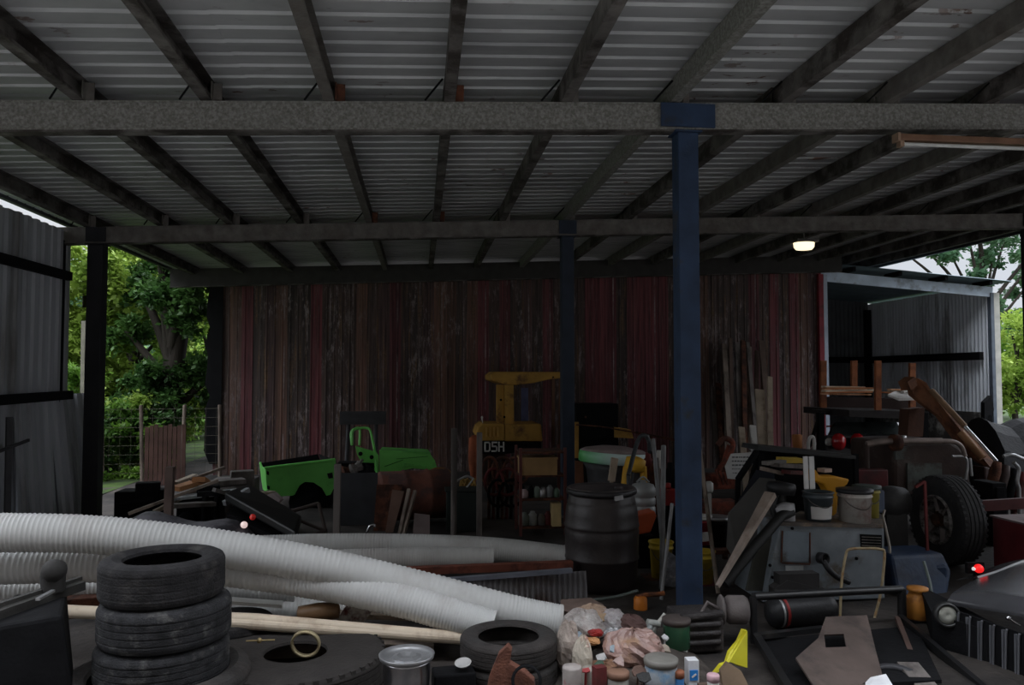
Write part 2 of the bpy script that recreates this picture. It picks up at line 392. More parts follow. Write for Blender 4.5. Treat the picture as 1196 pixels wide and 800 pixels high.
# left wall, grey sheets
LX = -4.15
lm = M('grey left wall iron', (.36,.37,.40), .6, .1, .25, 1.3, .05, (.16,.15,.145), .35, st=(1,1.6,.25))
b = B(); rnd = random.Random(5)
y = 7.64
while y < 9.75:
    w = .76
    b.ribbed((LX+rnd.uniform(0, .03), y, 1.35 if y > 4 else 0), V((0, 0, 2.05+rnd.uniform(-.02,.02))), (0,1,0), trap(min(w, 9.62-y)+.03, .19, .03) if y+.05 < 9.6 else [(0,0),(.02,0)], (1,0,0), .0015, nu=1)
    y += w
y = 7.64; k = 4
while y < 9.6:                          # lower sheets, loose and leaning
    w = .76; lean = [.02,.05,-.03,.08,-.02,.10,.16][k % 7]
    b.ribbed((LX+.10+lean, y, 0), V((-.06-lean, (.10 if k >= 5 else 0.02), 1.52)), V((0,1,0)), trap(w+.02, .19, .03), (1,0,0), .0015, nu=1, ragged=.15)
    y += w; k += 1
struct(b.build('wall_left', lm, keep=True))
for (z, lab, x_) in ((2.90, 'upper dark rail crossing the grey left wall', LX+.09), (1.52, 'lower dark rail crossing the grey left wall', LX+.13)):
    b = B(); b.bar((x_, 7.6, z-.03), (x_, 9.62, z-.03+.02), .06, .10); tag(b.build('wall_rail', black_m, keep=True), lab, 'rail', 'rails of the left wall')
for (yy, lab) in ((9.55, 'dark stud at the outer corner of the grey left wall'),):
    b = B(); b.box((LX+.02, yy, 1.65), (.07, .07, 3.3)); tag(b.build('wall_stud', black_m), lab, 'post')

# lean-to shed at the right
SL = W(960, 322, 14.35); SR = W(1155, 341, 14.35); SXR = SR.x; SYB = 18.6
sl = (SR.z-SL.z)/(SR.x-SL.x)
def shz(x): return SL.z+sl*(x-SL.x)
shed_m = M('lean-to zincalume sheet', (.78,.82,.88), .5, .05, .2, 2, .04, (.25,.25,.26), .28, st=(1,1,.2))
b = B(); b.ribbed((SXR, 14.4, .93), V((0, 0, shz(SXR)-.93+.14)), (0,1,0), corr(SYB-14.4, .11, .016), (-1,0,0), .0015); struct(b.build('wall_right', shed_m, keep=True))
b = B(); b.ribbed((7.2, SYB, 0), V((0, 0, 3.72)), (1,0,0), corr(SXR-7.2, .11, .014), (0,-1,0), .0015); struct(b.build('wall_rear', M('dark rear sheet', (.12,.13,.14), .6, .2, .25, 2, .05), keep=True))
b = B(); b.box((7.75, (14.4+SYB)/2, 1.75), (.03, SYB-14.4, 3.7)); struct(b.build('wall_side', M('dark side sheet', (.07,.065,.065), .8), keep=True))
b = B(); sl = (SR.z-SL.z)/(SR.x-SL.x); xe = SXR+.25
def shz(x): return SL.z+sl*(x-SL.x)
for x_ in (0,):
    b.ribbed((7.6, 14.0, shz(7.6)+.19), V((xe-7.6, 0, sl*(xe-7.6))), (0,1,0), corr(SYB-13.8, .11, .012), (0,0,1), .0015)
struct(b.build('ceiling_shed', M('blue grey shed roof', (.14,.19,.22), .5, .2, .2, 3, .05), keep=True))
t = thing('shed_beam', 'pale blue front beam of the lean-to shed at the right', 'beam', (SL+SR)/2)
q = B(); q.bar(SL+V((-.1,0,0)), SR+V((.06,0,sl*.06)), .06, .20); q.build('beam_face', M('pale blue beam paint', (.62,.72,.86), .5, .1, .2, 4, .04, (.28,.31,.36), .3), t)
q = B()
for k in range(4): xx = SL.x+.5+k*.95; q.box((xx, 14.3, shz(xx)+.14), (.06, .5, .09))
q.build('rafter_block', black_m, t)
t = thing('shed_post', 'grey corner post at the far right end of the lean-to', 'post', (SXR+.08, 14.35, 0))
q = B(); q.box((SXR+.03, 14.35, SR.z/2-.02), (.07, .1, SR.z)); q.build('post_face', M('dark blue grey post', (.10,.12,.15), .6), t)
q = B(); q.box((SXR+.13, 14.35, SR.z/2-.02), (.12, .09, SR.z)); q.build('post_edge', M('pale weathered post side', (.45,.44,.40), .7, 0, .25, 6, .1), t)
b = B(); b.box((SXR-.08, (14.5+SYB)/2, 2.14), (.09, SYB-14.5, .16)); tag(b.build('shed_rail', black_m), 'black rail along the zinc right wall of the lean-to', 'rail')
b = B(); b.box(((7.8+SXR)/2, SYB-.08, 2.14), (SXR-7.8-.1, .09, .15)); tag(b.build('shed_rail', black_m), 'black rail along the dark rear wall of the lean-to', 'rail')
b = B(); b.box((SXR-.09, SYB-.11, 1.75), (.14, .12, 3.3)); tag(b.build('shed_corner_post', black_m), 'black post in the rear corner of the lean-to', 'post')
b = B(); b.box((SXR+.02, 16.5, .5), (.1, 4, 1.0)); struct(b.build('wall_plinth', M('blotchy dark plinth', (.08,.075,.07), .9, 0, .5, 3, .3, (.45,.44,.42), .35), keep=True))
# unseen tall wall added behind the camera to block the low sky
b = B(); b.box((2, -5.0, 9), (34, .3, 18)); struct(b.build('wall_sky_blocker', M('dark sky blocker', (.09,.08,.07), .9, 0, .3, 2, .2), keep=True))
b = B(); b.box((2.5, -1.9, .0), (24, 6.0, .03)); struct(b.build('floor_bounce', M('pale bounce ground', (.44,.42,.39), .9, 0, .25, 4, .3, bscale=60), keep=True))  # unseen pale ground added to bounce light up onto the roof

# ---------------------------------------------------------------- planting outside
def leaf_mat(nm, c1, c2):
    m = bpy.data.materials.new(nm); m.use_nodes = True; n = m.node_tree.nodes; l = m.node_tree.links; b = n['Principled BSDF']
    tc = n.new('ShaderNodeTexCoord'); z = n.new('ShaderNodeTexNoise'); z.inputs['Scale'].default_value = 1.6; z.inputs['Detail'].default_value = 5
    l.new(tc.outputs['Object'], z.inputs['Vector']); r = n.new('ShaderNodeValToRGB'); r.color_ramp.elements[0].position = .35; r.color_ramp.elements[1].position = .65
    r.color_ramp.elements[0].color = (*c1, 1); r.color_ramp.elements[1].color = (*c2, 1); l.new(z.outputs['Fac'], r.inputs[0]); l.new(r.outputs[0], b.inputs['Base Color'])
    b.inputs['Roughness'].default_value = .55
    tr = n.new('ShaderNodeBsdfTranslucent'); l.new(r.outputs[0], tr.inputs[0]); mx = n.new('ShaderNodeMixShader'); mx.inputs[0].default_value = .35
    l.new(b.outputs[0], mx.inputs[1]); l.new(tr.outputs[0], mx.inputs[2]); l.new(mx.outputs[0], n['Material Output'].inputs[0]); return m
LM = {'lime': leaf_mat('lime leaves', (.16,.27,.04), (.34,.45,.09)), 'mid': leaf_mat('mid green leaves', (.08,.19,.03), (.22,.38,.06)),
      'dark': leaf_mat('dark leaves', (.025,.07,.018), (.08,.17,.04)), 'blue': leaf_mat('blue green leaves', (.05,.13,.07), (.15,.26,.14))}
bark = M('grey brown bark', (.028,.022,.017), .9, 0, .4, 5, .5, st=(1,1,.3))
def tree(name, label, x, y, h, blobs, kind, nleaf, ls, trunk=.12, group=None, seed=0, z0=0):
    """blobs: (dx, dy, z, rx, rz) leaf clumps"""
    rnd = random.Random(seed*7+int(abs(x)*31)); t = thing(name, label, 'tree' if 'tree' in name else 'plant', (x, y, z0), group)
    if trunk:
        q = B(); top = max(bb[2] for bb in blobs)
        lean = rnd.uniform(-.1, .1)
        q.tube(bez([(x, y, z0-.05), (x+lean, y, h*.3), (x-lean*2, y+.1, h*.6), (x+lean, y, top*.95)], 10), [trunk*(1-.07*i) for i in range(11)], 8)
        q.build('trunk', bark, t)
        for bb in blobs[:14]:
            q = B(); q.tube(bez([(x, y, z0+(bb[2]-z0)*.55), (x+bb[0]*.5, y+bb[1]*.5, z0+(bb[2]-z0)*.8), (x+bb[0], y+bb[1], bb[2])], 6), [trunk*.4*(1-.12*i) for i in range(7)], 6); q.build('branch', bark, t)
    q = B(); tot = sum(bb[3]**2 for bb in blobs); vs = []; fs = []
    for bb in blobs:
        k = int(nleaf*bb[3]**2/tot); subs = []
        for _ in range(max(3, int(bb[3]*9))):
            d = V((rnd.gauss(0,1), rnd.gauss(0,1), rnd.gauss(0,1))).normalized()*rnd.uniform(.45, 1)
            subs.append(V((x+bb[0]+d.x*bb[3], y+bb[1]+d.y*bb[3], bb[2]+d.z*bb[4])))
        for _ in range(k):
            c_ = rnd.choice(subs); p = c_+V((rnd.gauss(0,1), rnd.gauss(0,1), rnd.gauss(0,.8)))*bb[3]*.17
            d = V((rnd.gauss(0,1), rnd.gauss(0,1), rnd.gauss(-.3,.6))).normalized(); _, s_, u_ = basis(d, V((rnd.random(), rnd.random(), 1)))
            L = ls*rnd.uniform(.6, 1.3); w_ = L*.3; i0 = len(vs)
            vs += [p, p+d*L*.5+s_*w_, p+d*L, p+d*L*.5-s_*w_]; fs.append((i0, i0+1, i0+2, i0+3))
    q.add(vs, fs); q.build('foliage', LM[kind], t)
    return t
def rblobs(rnd, n, rx, z0, z1, r): return [(rnd.uniform(-rx, rx), rnd.uniform(-rx, rx)*.6, rnd.uniform(z0, z1), rnd.uniform(.7, 1.2)*r, rnd.uniform(.6, 1)*r) for _ in range(n)]
rr = random.Random(21)
# left, px 75..250
def PX(px, Y): return W(px, 440, Y).x
GL = 'trees beyond the left side'
tree('broadleaf_tree', 'lime green leafy tree beyond the left opening, by the black post', PX(95,16.5), 16.5, 5, rblobs(rr, 16, 1.0, 1.4, 4.0, .75), 'lime', 15000, .15, .09, GL, 1)
tree('broadleaf_tree', 'bright mid green tree in the centre of the left opening', PX(155,18.5), 18.5, 5.5, rblobs(rr, 22, 1.6, .8, 4.5, .95), 'lime', 26000, .15, .12, GL, 2)
tree('broadleaf_tree', 'shaded dark green tree with thick trunk nearest the red wall', PX(200,15.6), 15.6, 4.5, rblobs(rr, 20, .95, 1.2, 4.4, .6), 'dark', 20000, .12, .30, GL, 3)
tree('broadleaf_tree', 'tall blue green tree behind the lime tree at left', PX(120,25), 25, 7, rblobs(rr, 24, 2.6, 1.8, 5.2, 1.1), 'blue', 20000, .2, .16, GL, 4)
tree('broadleaf_tree', 'thin sparse tree glimpsed beside the torn wall edge', PX(243,20), 20, 6, rblobs(rr, 12, .9, .8, 4.6, .6), 'mid', 8000, .14, .07, GL, 5)
tree('broadleaf_tree', 'wide mid green tree farthest off behind the left opening', PX(185,30), 30, 6, rblobs(rr, 24, 4.2, 1.0, 5.4, 1.4), 'mid', 20000, .26, .2, GL, 13)
GS = 'shrubs beyond the left side'
tree('leafy_shrub', 'low lime shrub behind the wire fence at left', PX(120,14.9), 14.9, 1, rblobs(rr, 9, .7, .1, 1.4, .45), 'lime', 8000, .11, 0, GS, 6)
tree('leafy_shrub', 'shaded shrub at the foot of the dark trunk', PX(178,14.8), 14.8, 1, rblobs(rr, 9, .8, .1, 1.5, .45), 'dark', 8000, .10, 0, GS, 7)
tree('leafy_shrub', 'sunny yellow green shrub right of the dark trunk', PX(236,17), 17, 1, rblobs(rr, 8, .7, .1, 1.3, .5), 'lime', 6000, .11, 0, GS, 8)
tree('leafy_shrub', 'shrub low behind the grey left wall corner', PX(84,13.6), 13.6, 1, rblobs(rr, 9, .5, .1, 2.1, .45), 'mid', 7000, .10, 0, GS, 9)
for k_, (px_, Yk_, kd_) in enumerate([(90,21,'mid'),(140,22,'dark'),(190,22,'mid'),(228,23,'lime'),(250,26,'lime')]):
    tree('leafy_shrub', 'hedge bush in the background row behind the left trees, %s from the left' % ordn(k_), PX(px_,Yk_), Yk_, 2, rblobs(rr, 12, 1.1, .2, 2.2, .8), kd_, 6500, .17, 0, GS, 20+k_)
tree('leafy_shrub', 'dark shrub low between the fence and the junk heap', PX(150,14.2), 14.2, 1, rblobs(rr, 8, .7, .0, .9, .35), 'mid', 6000, .10, 0, GS, 14)
# right, px 1060..1196
tree('umbrella_tree', 'tall spreading tree with bare forked limbs above the lean-to roof', PX(1150,27), 27, 9, [(-3.6,0,6.7,.8,.45),(-2.6,.5,7.2,.9,.5),(-1.6,-.3,6.5,.7,.4),(-.6,0,7.4,.95,.5),(.5,0,6.4,.8,.5),(1.4,.4,7.2,1.0,.6),(2.4,0,6.3,.8,.5),(1.9,0,5.2,.7,.5),(.4,0,4.4,.7,.5),(1.2,.3,3.6,.9,.7),(3.2,0,7.4,1,.6),(-.2,0,5.5,.5,.3)], 'blue', 9500, .20, .22, 'trees beyond the right side', 10)
tree('broadleaf_tree', 'pale lime green bushy tree at the right frame edge', PX(1187,22), 22, 3, rblobs(rr, 16, 1.6, .8, 3.2, .9), 'lime', 13000, .15, .1, 'trees beyond the right side', 11)
tree('broadleaf_tree', 'mid green rounded tree behind the lime bush at right', PX(1150,30), 30, 4, rblobs(rr, 14, 3.0, 1.0, 3.8, 1.2), 'mid', 8000, .24, .15, 'trees beyond the right side', 12)
# fence at the left
t = thing('wire_fence', 'wire mesh fence with leaning posts between shed and trees', 'fence', W(140,560,13.2))
for i in range(6):
    x_ = -6.4+i*.62
    q = B(); q.tube([(x_, 13.6, 0), (x_+random.uniform(-.04,.04), 13.6, 1.25)], .03, 6); q.build('fence_post', wood, t)
q = B()
for k in range(8): q.tube([(-6.6, 13.6, .12+k*.15), (-3.2, 13.6, .14+k*.15)], .0025, 4)
for k in range(20): q.tube([(-6.6+k*.17, 13.6, .08), (-6.6+k*.17, 13.6, 1.22)], .002, 4)
q.build('mesh_wire', M('rusted wire', (.10,.09,.07), .8), t)
b = B()
for k in range(9): b.box((PX(200,13.0)-.35+k*.07, 13.0, .45+.02*(k % 3)), (.06, .02, .95))
tag(b.build('board_panel', M('reddish old boards', (.07,.035,.028), .9, 0, .4, 5, .2), keep=True), 'reddish upright boards against the fence under the trees', 'boards')

# ---------------------------------------------------------------- light
w = bpy.data.worlds.new('world'); bpy.context.scene.world = w; w.use_nodes = True; n = w.node_tree.nodes; l = w.node_tree.links
bg = n['Background']; tc = n.new('ShaderNodeTexCoord'); nz = n.new('ShaderNodeTexNoise'); nz.inputs['Scale'].default_value = 2.5; nz.inputs['Detail'].default_value = 5
l.new(tc.outputs['Generated'], nz.inputs['Vector']); r = n.new('ShaderNodeValToRGB'); r.color_ramp.elements[0].position = .3; r.color_ramp.elements[1].position = .7
r.color_ramp.elements[0].color = (.74,.81,.92,1); r.color_ramp.elements[1].color = (.95,.97,1,1); l.new(nz.outputs['Fac'], r.inputs[0]); l.new(r.outputs[0], bg.inputs[0])
sp = n.new('ShaderNodeSeparateXYZ'); l.new(tc.outputs['Generated'], sp.inputs[0])
zr = n.new('ShaderNodeMapRange'); zr.interpolation_type = 'SMOOTHSTEP'; zr.inputs['From Min'].default_value = .2; zr.inputs['From Max'].default_value = .85; zr.inputs['To Min'].default_value = .95; zr.inputs['To Max'].default_value = SKY
l.new(sp.outputs['Z'], zr.inputs['Value']); l.new(zr.outputs[0], bg.inputs[1])
sc = bpy.context.scene
sc.view_settings.view_transform = 'Standard'; sc.view_settings.look = 'None'; sc.view_settings.gamma = 1; sc.view_settings.exposure = -0.22
sc.view_settings.use_curve_mapping = False

# ================================================================ things
def S(Y): return Y*1.034/FPX          # metres per pixel at distance Y
def single(b, name, mat, label, cat, group=None, **k): return tag(b.build(name, mat, **k), label, cat, group)

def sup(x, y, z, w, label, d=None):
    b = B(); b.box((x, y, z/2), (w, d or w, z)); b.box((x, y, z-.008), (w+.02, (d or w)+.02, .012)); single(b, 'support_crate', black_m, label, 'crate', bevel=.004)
# ---- tyres
GRV = [.028]
def tyre_bm(c, R, ri, w, ax=V((0,0,1)), n=44, blocks=True):
    q = B(); h = w/2; g = R*GRV[0]
    prof = [(ri, -h*.72), (ri*1.04, -h*.86), (ri+(R-ri)*.45, -h), (R*.90, -h*.96), (R*.965, -h*.86), (R*.99, -h*.72), (R, -h*.6)]
    for k in range(4):
        z = -h*.5+k*h*.333
        prof += [(R, z-h*.05), (R-g, z-h*.04), (R-g, z+h*.04), (R, z+h*.05)]
    prof += [(R, h*.6), (R*.99, h*.72), (R*.965, h*.86), (R*.90, h*.96), (ri+(R-ri)*.45, h), (ri*1.04, h*.86), (ri, h*.72), (ri+.012, h*.6), (R*.86, h*.6), (R*.92, 0), (R*.86, -h*.6), (ri+.012, -h*.6)]
    q.lathe(prof, c, ax, n, closed=True, sm=False)
    if blocks:                         # shoulder lugs
        _, e1, e2 = basis(V(ax), V((0,1,0)) if abs(V(ax).y) < .9 else V((1,0,0)))
        for k in range(n):
            a = 2*math.pi*(k+.5)/n; d = e1*math.cos(a)+e2*math.sin(a); t_ = V(ax).cross(d)
            for sgn in (-1, 1):
                p = V(c)+d*(R*.972)+V(ax)*(sgn*h*.80); q.bar(p-t_*R*.028, p+t_*R*.028, h*.22, R*.035, up=d)
    return q
def tyre(label, c, R, ri, w, ax=V((0,0,1)), mat=None, group=None, name='tyre', groove=.012, lugs=False):
    GRV[0] = groove; o = tyre_bm(c, R, ri, w, ax, blocks=lugs); GRV[0] = .028; o = o.build(name, mat or rubber, smooth=None); return tag(o, label, 'tyre', group)
rub2 = M('dusty scuffed rubber', (.025,.025,.027), .85, 0, .5, 20, .4, (.07,.068,.066), .3, spec=.2)
rub_b = M('brownish dusty rubber', (.034,.029,.027), .85, 0, .4, 12, .3, (.03,.028,.027), .35)
tx, ty = W(189, 650, 4.15).x, 4.18
tyre('very wide tyre lying flat at the bottom of the tall stack', (tx-.01, ty, .14), .44, .325, .26, mat=rub_b, group='tall stack of tyres')
tyre('dusty tyre sunk into the wide bottom tyre, lowest of the three narrow ones', (tx+.005, ty, .31), .318, .19, .19, mat=rub2, group='tall stack of tyres')
tyre('scuffed tyre second from the top of the tall stack', (tx+.015, ty, .508), .315, .19, .205, mat=rub2, group='tall stack of tyres')
tyre('smooth topped tyre on top of the tall stack at left', (tx-.005, ty+.01, .715), .298, .185, .21, mat=rubber, groove=.004, group='tall stack of tyres')
c2 = W(594, 755, 4.42)
tyre('small tyre lying on the floor under another, beside the litter heap', (c2.x, 4.42, .075), .275, .17, .15, mat=rub_b, group='two tyres lying in the middle')
tyre('small brownish tyre lying on top, at the end of the white pipes', (c2.x, 4.42, .215), .272, .17, .14, mat=rub_b, group='two tyres lying in the middle')
tyre('large shadowed tyre lying flat behind the brass coloured ring', (W(345, 770, 4.55).x, 4.55, .10), .50, .17, .20, mat=M('dark brown rubber', (.03,.026,.024), .9, 0, .3, 8, .3), lugs=True)
c3 = W(272, 710, 4.98); tyre('black tyre lying behind the tall stack, half hidden', (c3.x, 5.0, .13), .24, .12, .26, mat=rubber)
tyre('flat black tyre peeping out under the frame edge at bottom left', (W(300, 792, 3.95).x, 3.98, .05), .26, .16, .10, mat=rubber)

# ---- white corrugated pipes
def corr_pipe(label, ctrl, D, n=190, ns=18, hollow=.86):
    L_ = sum((V(b_)-V(a_)).length for a_, b_ in zip(ctrl[:-1], ctrl[1:])); n = int(L_/.0085)//3*3
    pts = bez(ctrl, n); r = [D/2*(1, 1, .95)[i % 3] for i in range(n+1)]
    t = thing('corrugated_pipe', label, 'pipe', pts[n//2]-V((0,0,D/2)), 'white corrugated drain pipes')
    q = B(); q.tube(pts, r, ns, hollow=hollow); o = q.build('pipe_wall', pipe_m, t)
    q = B()
    for e, d in ((0, 1), (n, -1)):
        a = pts[e]; b_ = pts[e+d*3]; q.tube([a-(b_-a)*.15, a, b_], D/2*1.012, ns, hollow=.87)
    q.build('end_collar', pipe_m, t); return t
D = .222
def L3(lst): return [W(px, py, Y) for px, py, Y in lst]
corr_pipe('uppermost long white corrugated pipe sweeping across from the left edge', L3([(-160,625,4.75),(-60,622,4.78),(0,622,4.8),(100,624,4.85),(200,633,4.9),(300,647,4.95),(400,666,5.0),(500,690,5.03),(600,716,5.03),(654,727,5.0)]), D)
corr_pipe('white corrugated pipe lying just beneath the uppermost one', L3([(-160,666,4.95),(0,662,4.98),(100,660,5.0),(200,660,5.02),(256,664,5.03),(350,677,5.02),(411,688,4.98),(479,704,4.92),(540,722,4.86),(575,733,4.82)]), D*.93)
corr_pipe('lowest white corrugated pipe of the left bundle, mostly covered', L3([(-160,694,5.22),(0,690,5.25),(120,687,5.3),(240,683,5.36),(345,688,5.42)]), D*.9, 120)
corr_pipe('short ribbed white pipe lying on the floor behind the long plain pipe', [G(150,0,0) if False else W(150,720,5.3), W(240,717,5.35), W(330,714,5.4), W(410,713,5.42)], D*.95, 70)
corr_pipe('white corrugated pipe at the back, ending beside the black drum', L3([(-60,660,6.2),(150,648,6.4),(300,640,6.6),(400,637,6.7),(500,638,6.7),(580,642,6.62),(660,651,6.5)]), D*.9, 150)
corr_pipe('white corrugated pipe behind, tucked under the one by the drum', L3([(60,668,6.0),(250,660,6.15),(400,655,6.25),(500,652,6.3),(575,652,6.3)]), D*.8, 110)
# plain white pipe in two visible lengths
b = B(); b.tube(L3([(77,714,4.85),(300,724,4.85),(540,745,4.80),(562,748,4.79)]), .037, 14, hollow=.85)
single(b, 'plain_pipe', M('cream plastic pipe', (.74,.62,.48), .5, 0, .12, 4, .04, (.42,.29,.2), .25), 'long smooth cream plastic pipe lying behind the tall tyre stack', 'pipe')
# prop under
b = B(); p = W(350, 735, 4.86); b.prism([p+V((-.55,0,-.28)), p+V((.8,.02,-.30)), p+V((.8,.02,-.14)), p+V((-.55,0,-.06))], (0,.30,0)); single(b, 'timber_block', wood, 'grey timber baulk carrying the smooth cream pipe', 'timber')
# ring
b = B(); p = W(357, 752, 4.44); b.lathe([(.068,-.012),(.080,-.012),(.080,.012),(.068,.012)], p, V((.1,1,.25)), 28, closed=True); single(b, 'metal_ring', M('brass coloured metal', (.48,.40,.24), .45, .4, .2, 6, .05), 'pale brass coloured ring standing on the shadowed tyre', 'ring')
b = B(); p = W(303, 748, 4.4); b.tube([p-V((.07,0,0)), p+V((.08,0,0))], .004, 6); b.lathe([(.013,-.008),(.013,.008)], p, V((0,1,0)), 10); single(b, 'wing_bolt', M('tarnished brass', (.40,.30,.14), .5, .5), 'small tarnished brass bolt lying left of the ring', 'bolt')
# debris below pipes
lit = [((365,716),(478,720),.09,.03,5.15,wood_pale,'pale board lying behind the smooth cream pipe'),((250,700),(330,706),.10,.02,5.1,white_m,'thin white strip lying under the pipe bundle'),
 ((440,700),(560,720),.10,.03,5.5,wood,'grey plank between the two pipe bundles'),((470,712),(560,712),.08,.03,5.3,wood_pale,'light batten crossing the grey plank')]
for (a, c_, w_, h_, Y, m_, lb) in lit:
    b = B(); pa = W(*a, Y); pc = W(*c_, Y+.05); pa.z = max(pa.z, .02); pc.z = max(pc.z, .02); b.bar(pa, pc, w_, h_); single(b, 'wooden_board', m_, lb, 'board')
b = B(); p = W(420, 708, 5.05); b.prism([p+V((-.16,0,-.10)), p+V((.02,0,-.11)), p+V((.15,0,.06)), p+V((.06,0,.09)), p+V((-.07,0,.02))], (.01,.05,.01)); single(b, 'broken_panel', M('flaked white panel', (.60,.57,.52), .6, 0, .3, 12, .2, (.14,.03,.025), .42), 'broken white painted panel with dark red back near the pipe end', 'panel')
b = B(); p = W(372, 715, 5.0); b.lathe([(.02,-.13),(.05,-.12),(.058,0),(.05,.12),(.02,.13)], p, V((1,.1,.05)), 14); single(b, 'brown_bottle', M('brown glazed bottle', (.16,.09,.045), .4), 'brown bottle lying on its side behind the cream pipe', 'bottle')
b = B(); p = W(105, 705, 5.2); b.box(p, (.28, .2, .12), .2); single(b, 'rusty_box', rust, 'rusty red box half hidden left of the tyre stack', 'box', bevel=.01)

# ---- metal pot with lid
t = thing('metal_pot', 'shiny metal pot with a dented wide rimmed lid', 'pot', (*W(475, 780, 4.02).xy, 0))
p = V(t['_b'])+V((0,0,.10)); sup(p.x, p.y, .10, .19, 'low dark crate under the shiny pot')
q = B(); q.lathe([(.085,.0),(.10,.01),(.112,.06),(.118,.14),(.118,.195),(.123,.205)], p, n=36); q.build('body', chrome, t)
q = B(); q.lathe([(.0,.213),(.06,.215),(.10,.207),(.125,.217),(.137,.233),(.14,.231),(.134,.211),(.12,.203),(0,.203)], p, n=36); lid = q.build('lid', alu, t)
q = B(); q.lathe([(.02,.215),(.05,.226),(.075,.218),(.08,.20)], p, n=9, sm=False); q.build('lid_boss', alu, lid)
b = B(); p = W(541, 773, 4.2); b.lathe([(.02,0),(.034,.008),(.045,.02),(.042,.02),(.03,.01),(0,.006)], V((p.x, 4.2, p.z-.02)), V((-.1,-.25,1)), 24); single(b, 'saucer', M('greyed white glaze', (.40,.39,.38), .5), 'small white dish tilted beside the middle tyre', 'dish')
b = B(); b.box((p.x-.05, 4.22, p.z/2-.02), (.22, .14, p.z-.05), .1); single(b, 'plastic_crate', black_m, 'black box under the small white dish', 'box', bevel=.01)
# rusty tool
b = B(); p = W(590, 785, 3.85)
b.prism([p+V((-.10,0,-.13)), p+V((-.08,0,-.02)), p+V((-.035,0,.085)), p+V((.01,0,.125)), p+V((.03,0,.10)), p+V((.02,0,.04)), p+V((.10,0,-.01)), p+V((.14,0,-.05)), p+V((.15,0,-.13)), V((p.x+.12,p.y,.0)), V((p.x-.1,p.y,.0))], (.01,.03,.01))
single(b, 'rusty_bracket', M('red brown rusted iron', (.13,.05,.032), .85, 0, .35, 14, .4, (.07,.03,.025), .35), 'pointed rusty iron bracket leaning on the middle tyre', 'bracket', bevel=.004)
b = B(); p = W(615, 795, 3.8)
b.lathe([(.06,-.01),(.075,0),(.06,.01)], p, V((-.2,-1,.4)), 18, closed=True); b.tube([p-V((0,0,.06)), V((p.x,p.y,0))], .008, 6); single(b, 'small_hoop', black_m, 'thin dark hoop right of the rusty bracket', 'hoop')

# ---- black machine bottom left
t = thing('black_trolley', 'black steel trolley with sloping top rail at the bottom left corner', 'trolley', (*W(30, 790, 4.0).xy, 0))
q = B(); A = W(-60, 735, 3.9); Bp = W(92, 683, 4.5)
q.bar(A, Bp, .10, .045); q.bar(A+V((0,.02,.035)), Bp+V((0,.02,.03)), .03, .02); q.build('top_rail', M('worn dark rail', (.05,.048,.045), .6, .2, .4, 9, .2, (.12,.11,.10), .25), t)
q = B(); q.hexa([(A.x,3.9,.02),(W(90,790,3.9).x,3.95,.02),(W(75,760,4.5).x,4.5,.02),(A.x,4.5,.02),(A.x,3.92,A.z-.03),(W(66,760,3.9).x,3.95,W(60,712,3.9).z-.04),(Bp.x-.05,4.48,Bp.z-.03),(A.x,4.5,A.z)]); q.build('body_box', black_m, t, bevel=.02)
q = B(); p = W(63, 668, 4.35); q.tube([p-V((0,0,.10)), p+V((-.005,0,-.02)), p+V((0,0,.03)), p+V((0,0,.045))], [.055,.06,.055,.03], 16); q.lathe([(.02,-.05),(.055,-.03),(.06,0),(.055,.03),(.02,.05)], p+V((.01,-.02,.01)), V((1,-.4,0)), 16); q.build('knob', M('dusty black rubber knob', (.035,.033,.032), .8), t)
q = B(); p1 = W(44, 700, 4.0); p2 = W(62, 690, 4.15); q.bar(p1, p2, .02, .012); q.build('bright_strip', alu, t)

# ---- drum
DX = W(703, 690, 6.35); dr = .305
t = thing('black_drum', 'large black plastic drum with lid in front of the navy post', 'drum', (DX.x, 6.35, 0))
dm = M('scuffed black drum plastic', (.027,.021,.021), .40, 0, .35, 5, .12, (.045,.035,.035), .3, spec=.45)
p = V(t['_b']); q = B()
pr_ = [(.235,0),(.262,.01),(.275,.05),(.288,.12),(.296,.235),(.303,.245),(.303,.26),(.298,.27),(.302,.40),(.306,.47),(.300,.485),(.306,.50),(.309,.512),(.303,.525),(.297,.60),(.289,.665),(.279,.68),(.282,.695),(.276,.71),(.270,.745),(.262,.765)]
q.lathe(pr_, p, n=44); q.build('body', dm, t)
q = B(); q.lathe([(.268,.762),(.286,.766),(.290,.775),(.290,.795),(.284,.806),(.272,.808)], p, n=44, closed=True); q.build('clamp_ring', M('dark ring', (.03,.028,.03), .4, .3), t)
q = B(); q.lathe([(0,.803),(.20,.804),(.25,.803),(.262,.812),(.27,.816),(.278,.81),(.272,.80)], p, n=44); q.lathe([(.0,.83),(.035,.83),(.04,.80)], p+V((.12,-.08,0)), n=16); q.build('lid', M('dusty drum lid', (.075,.062,.060), .6, 0, .35, 6, .1, (.03,.028,.03), .35), t)
q = B(); a = -1.45
q.bar(p+V((.29*math.cos(a), .29*math.sin(a), .76)), p+V((.29*math.cos(a+.25), .295*math.sin(a+.25), .77)), .03, .035); q.build('ring_clasp', alu, t)

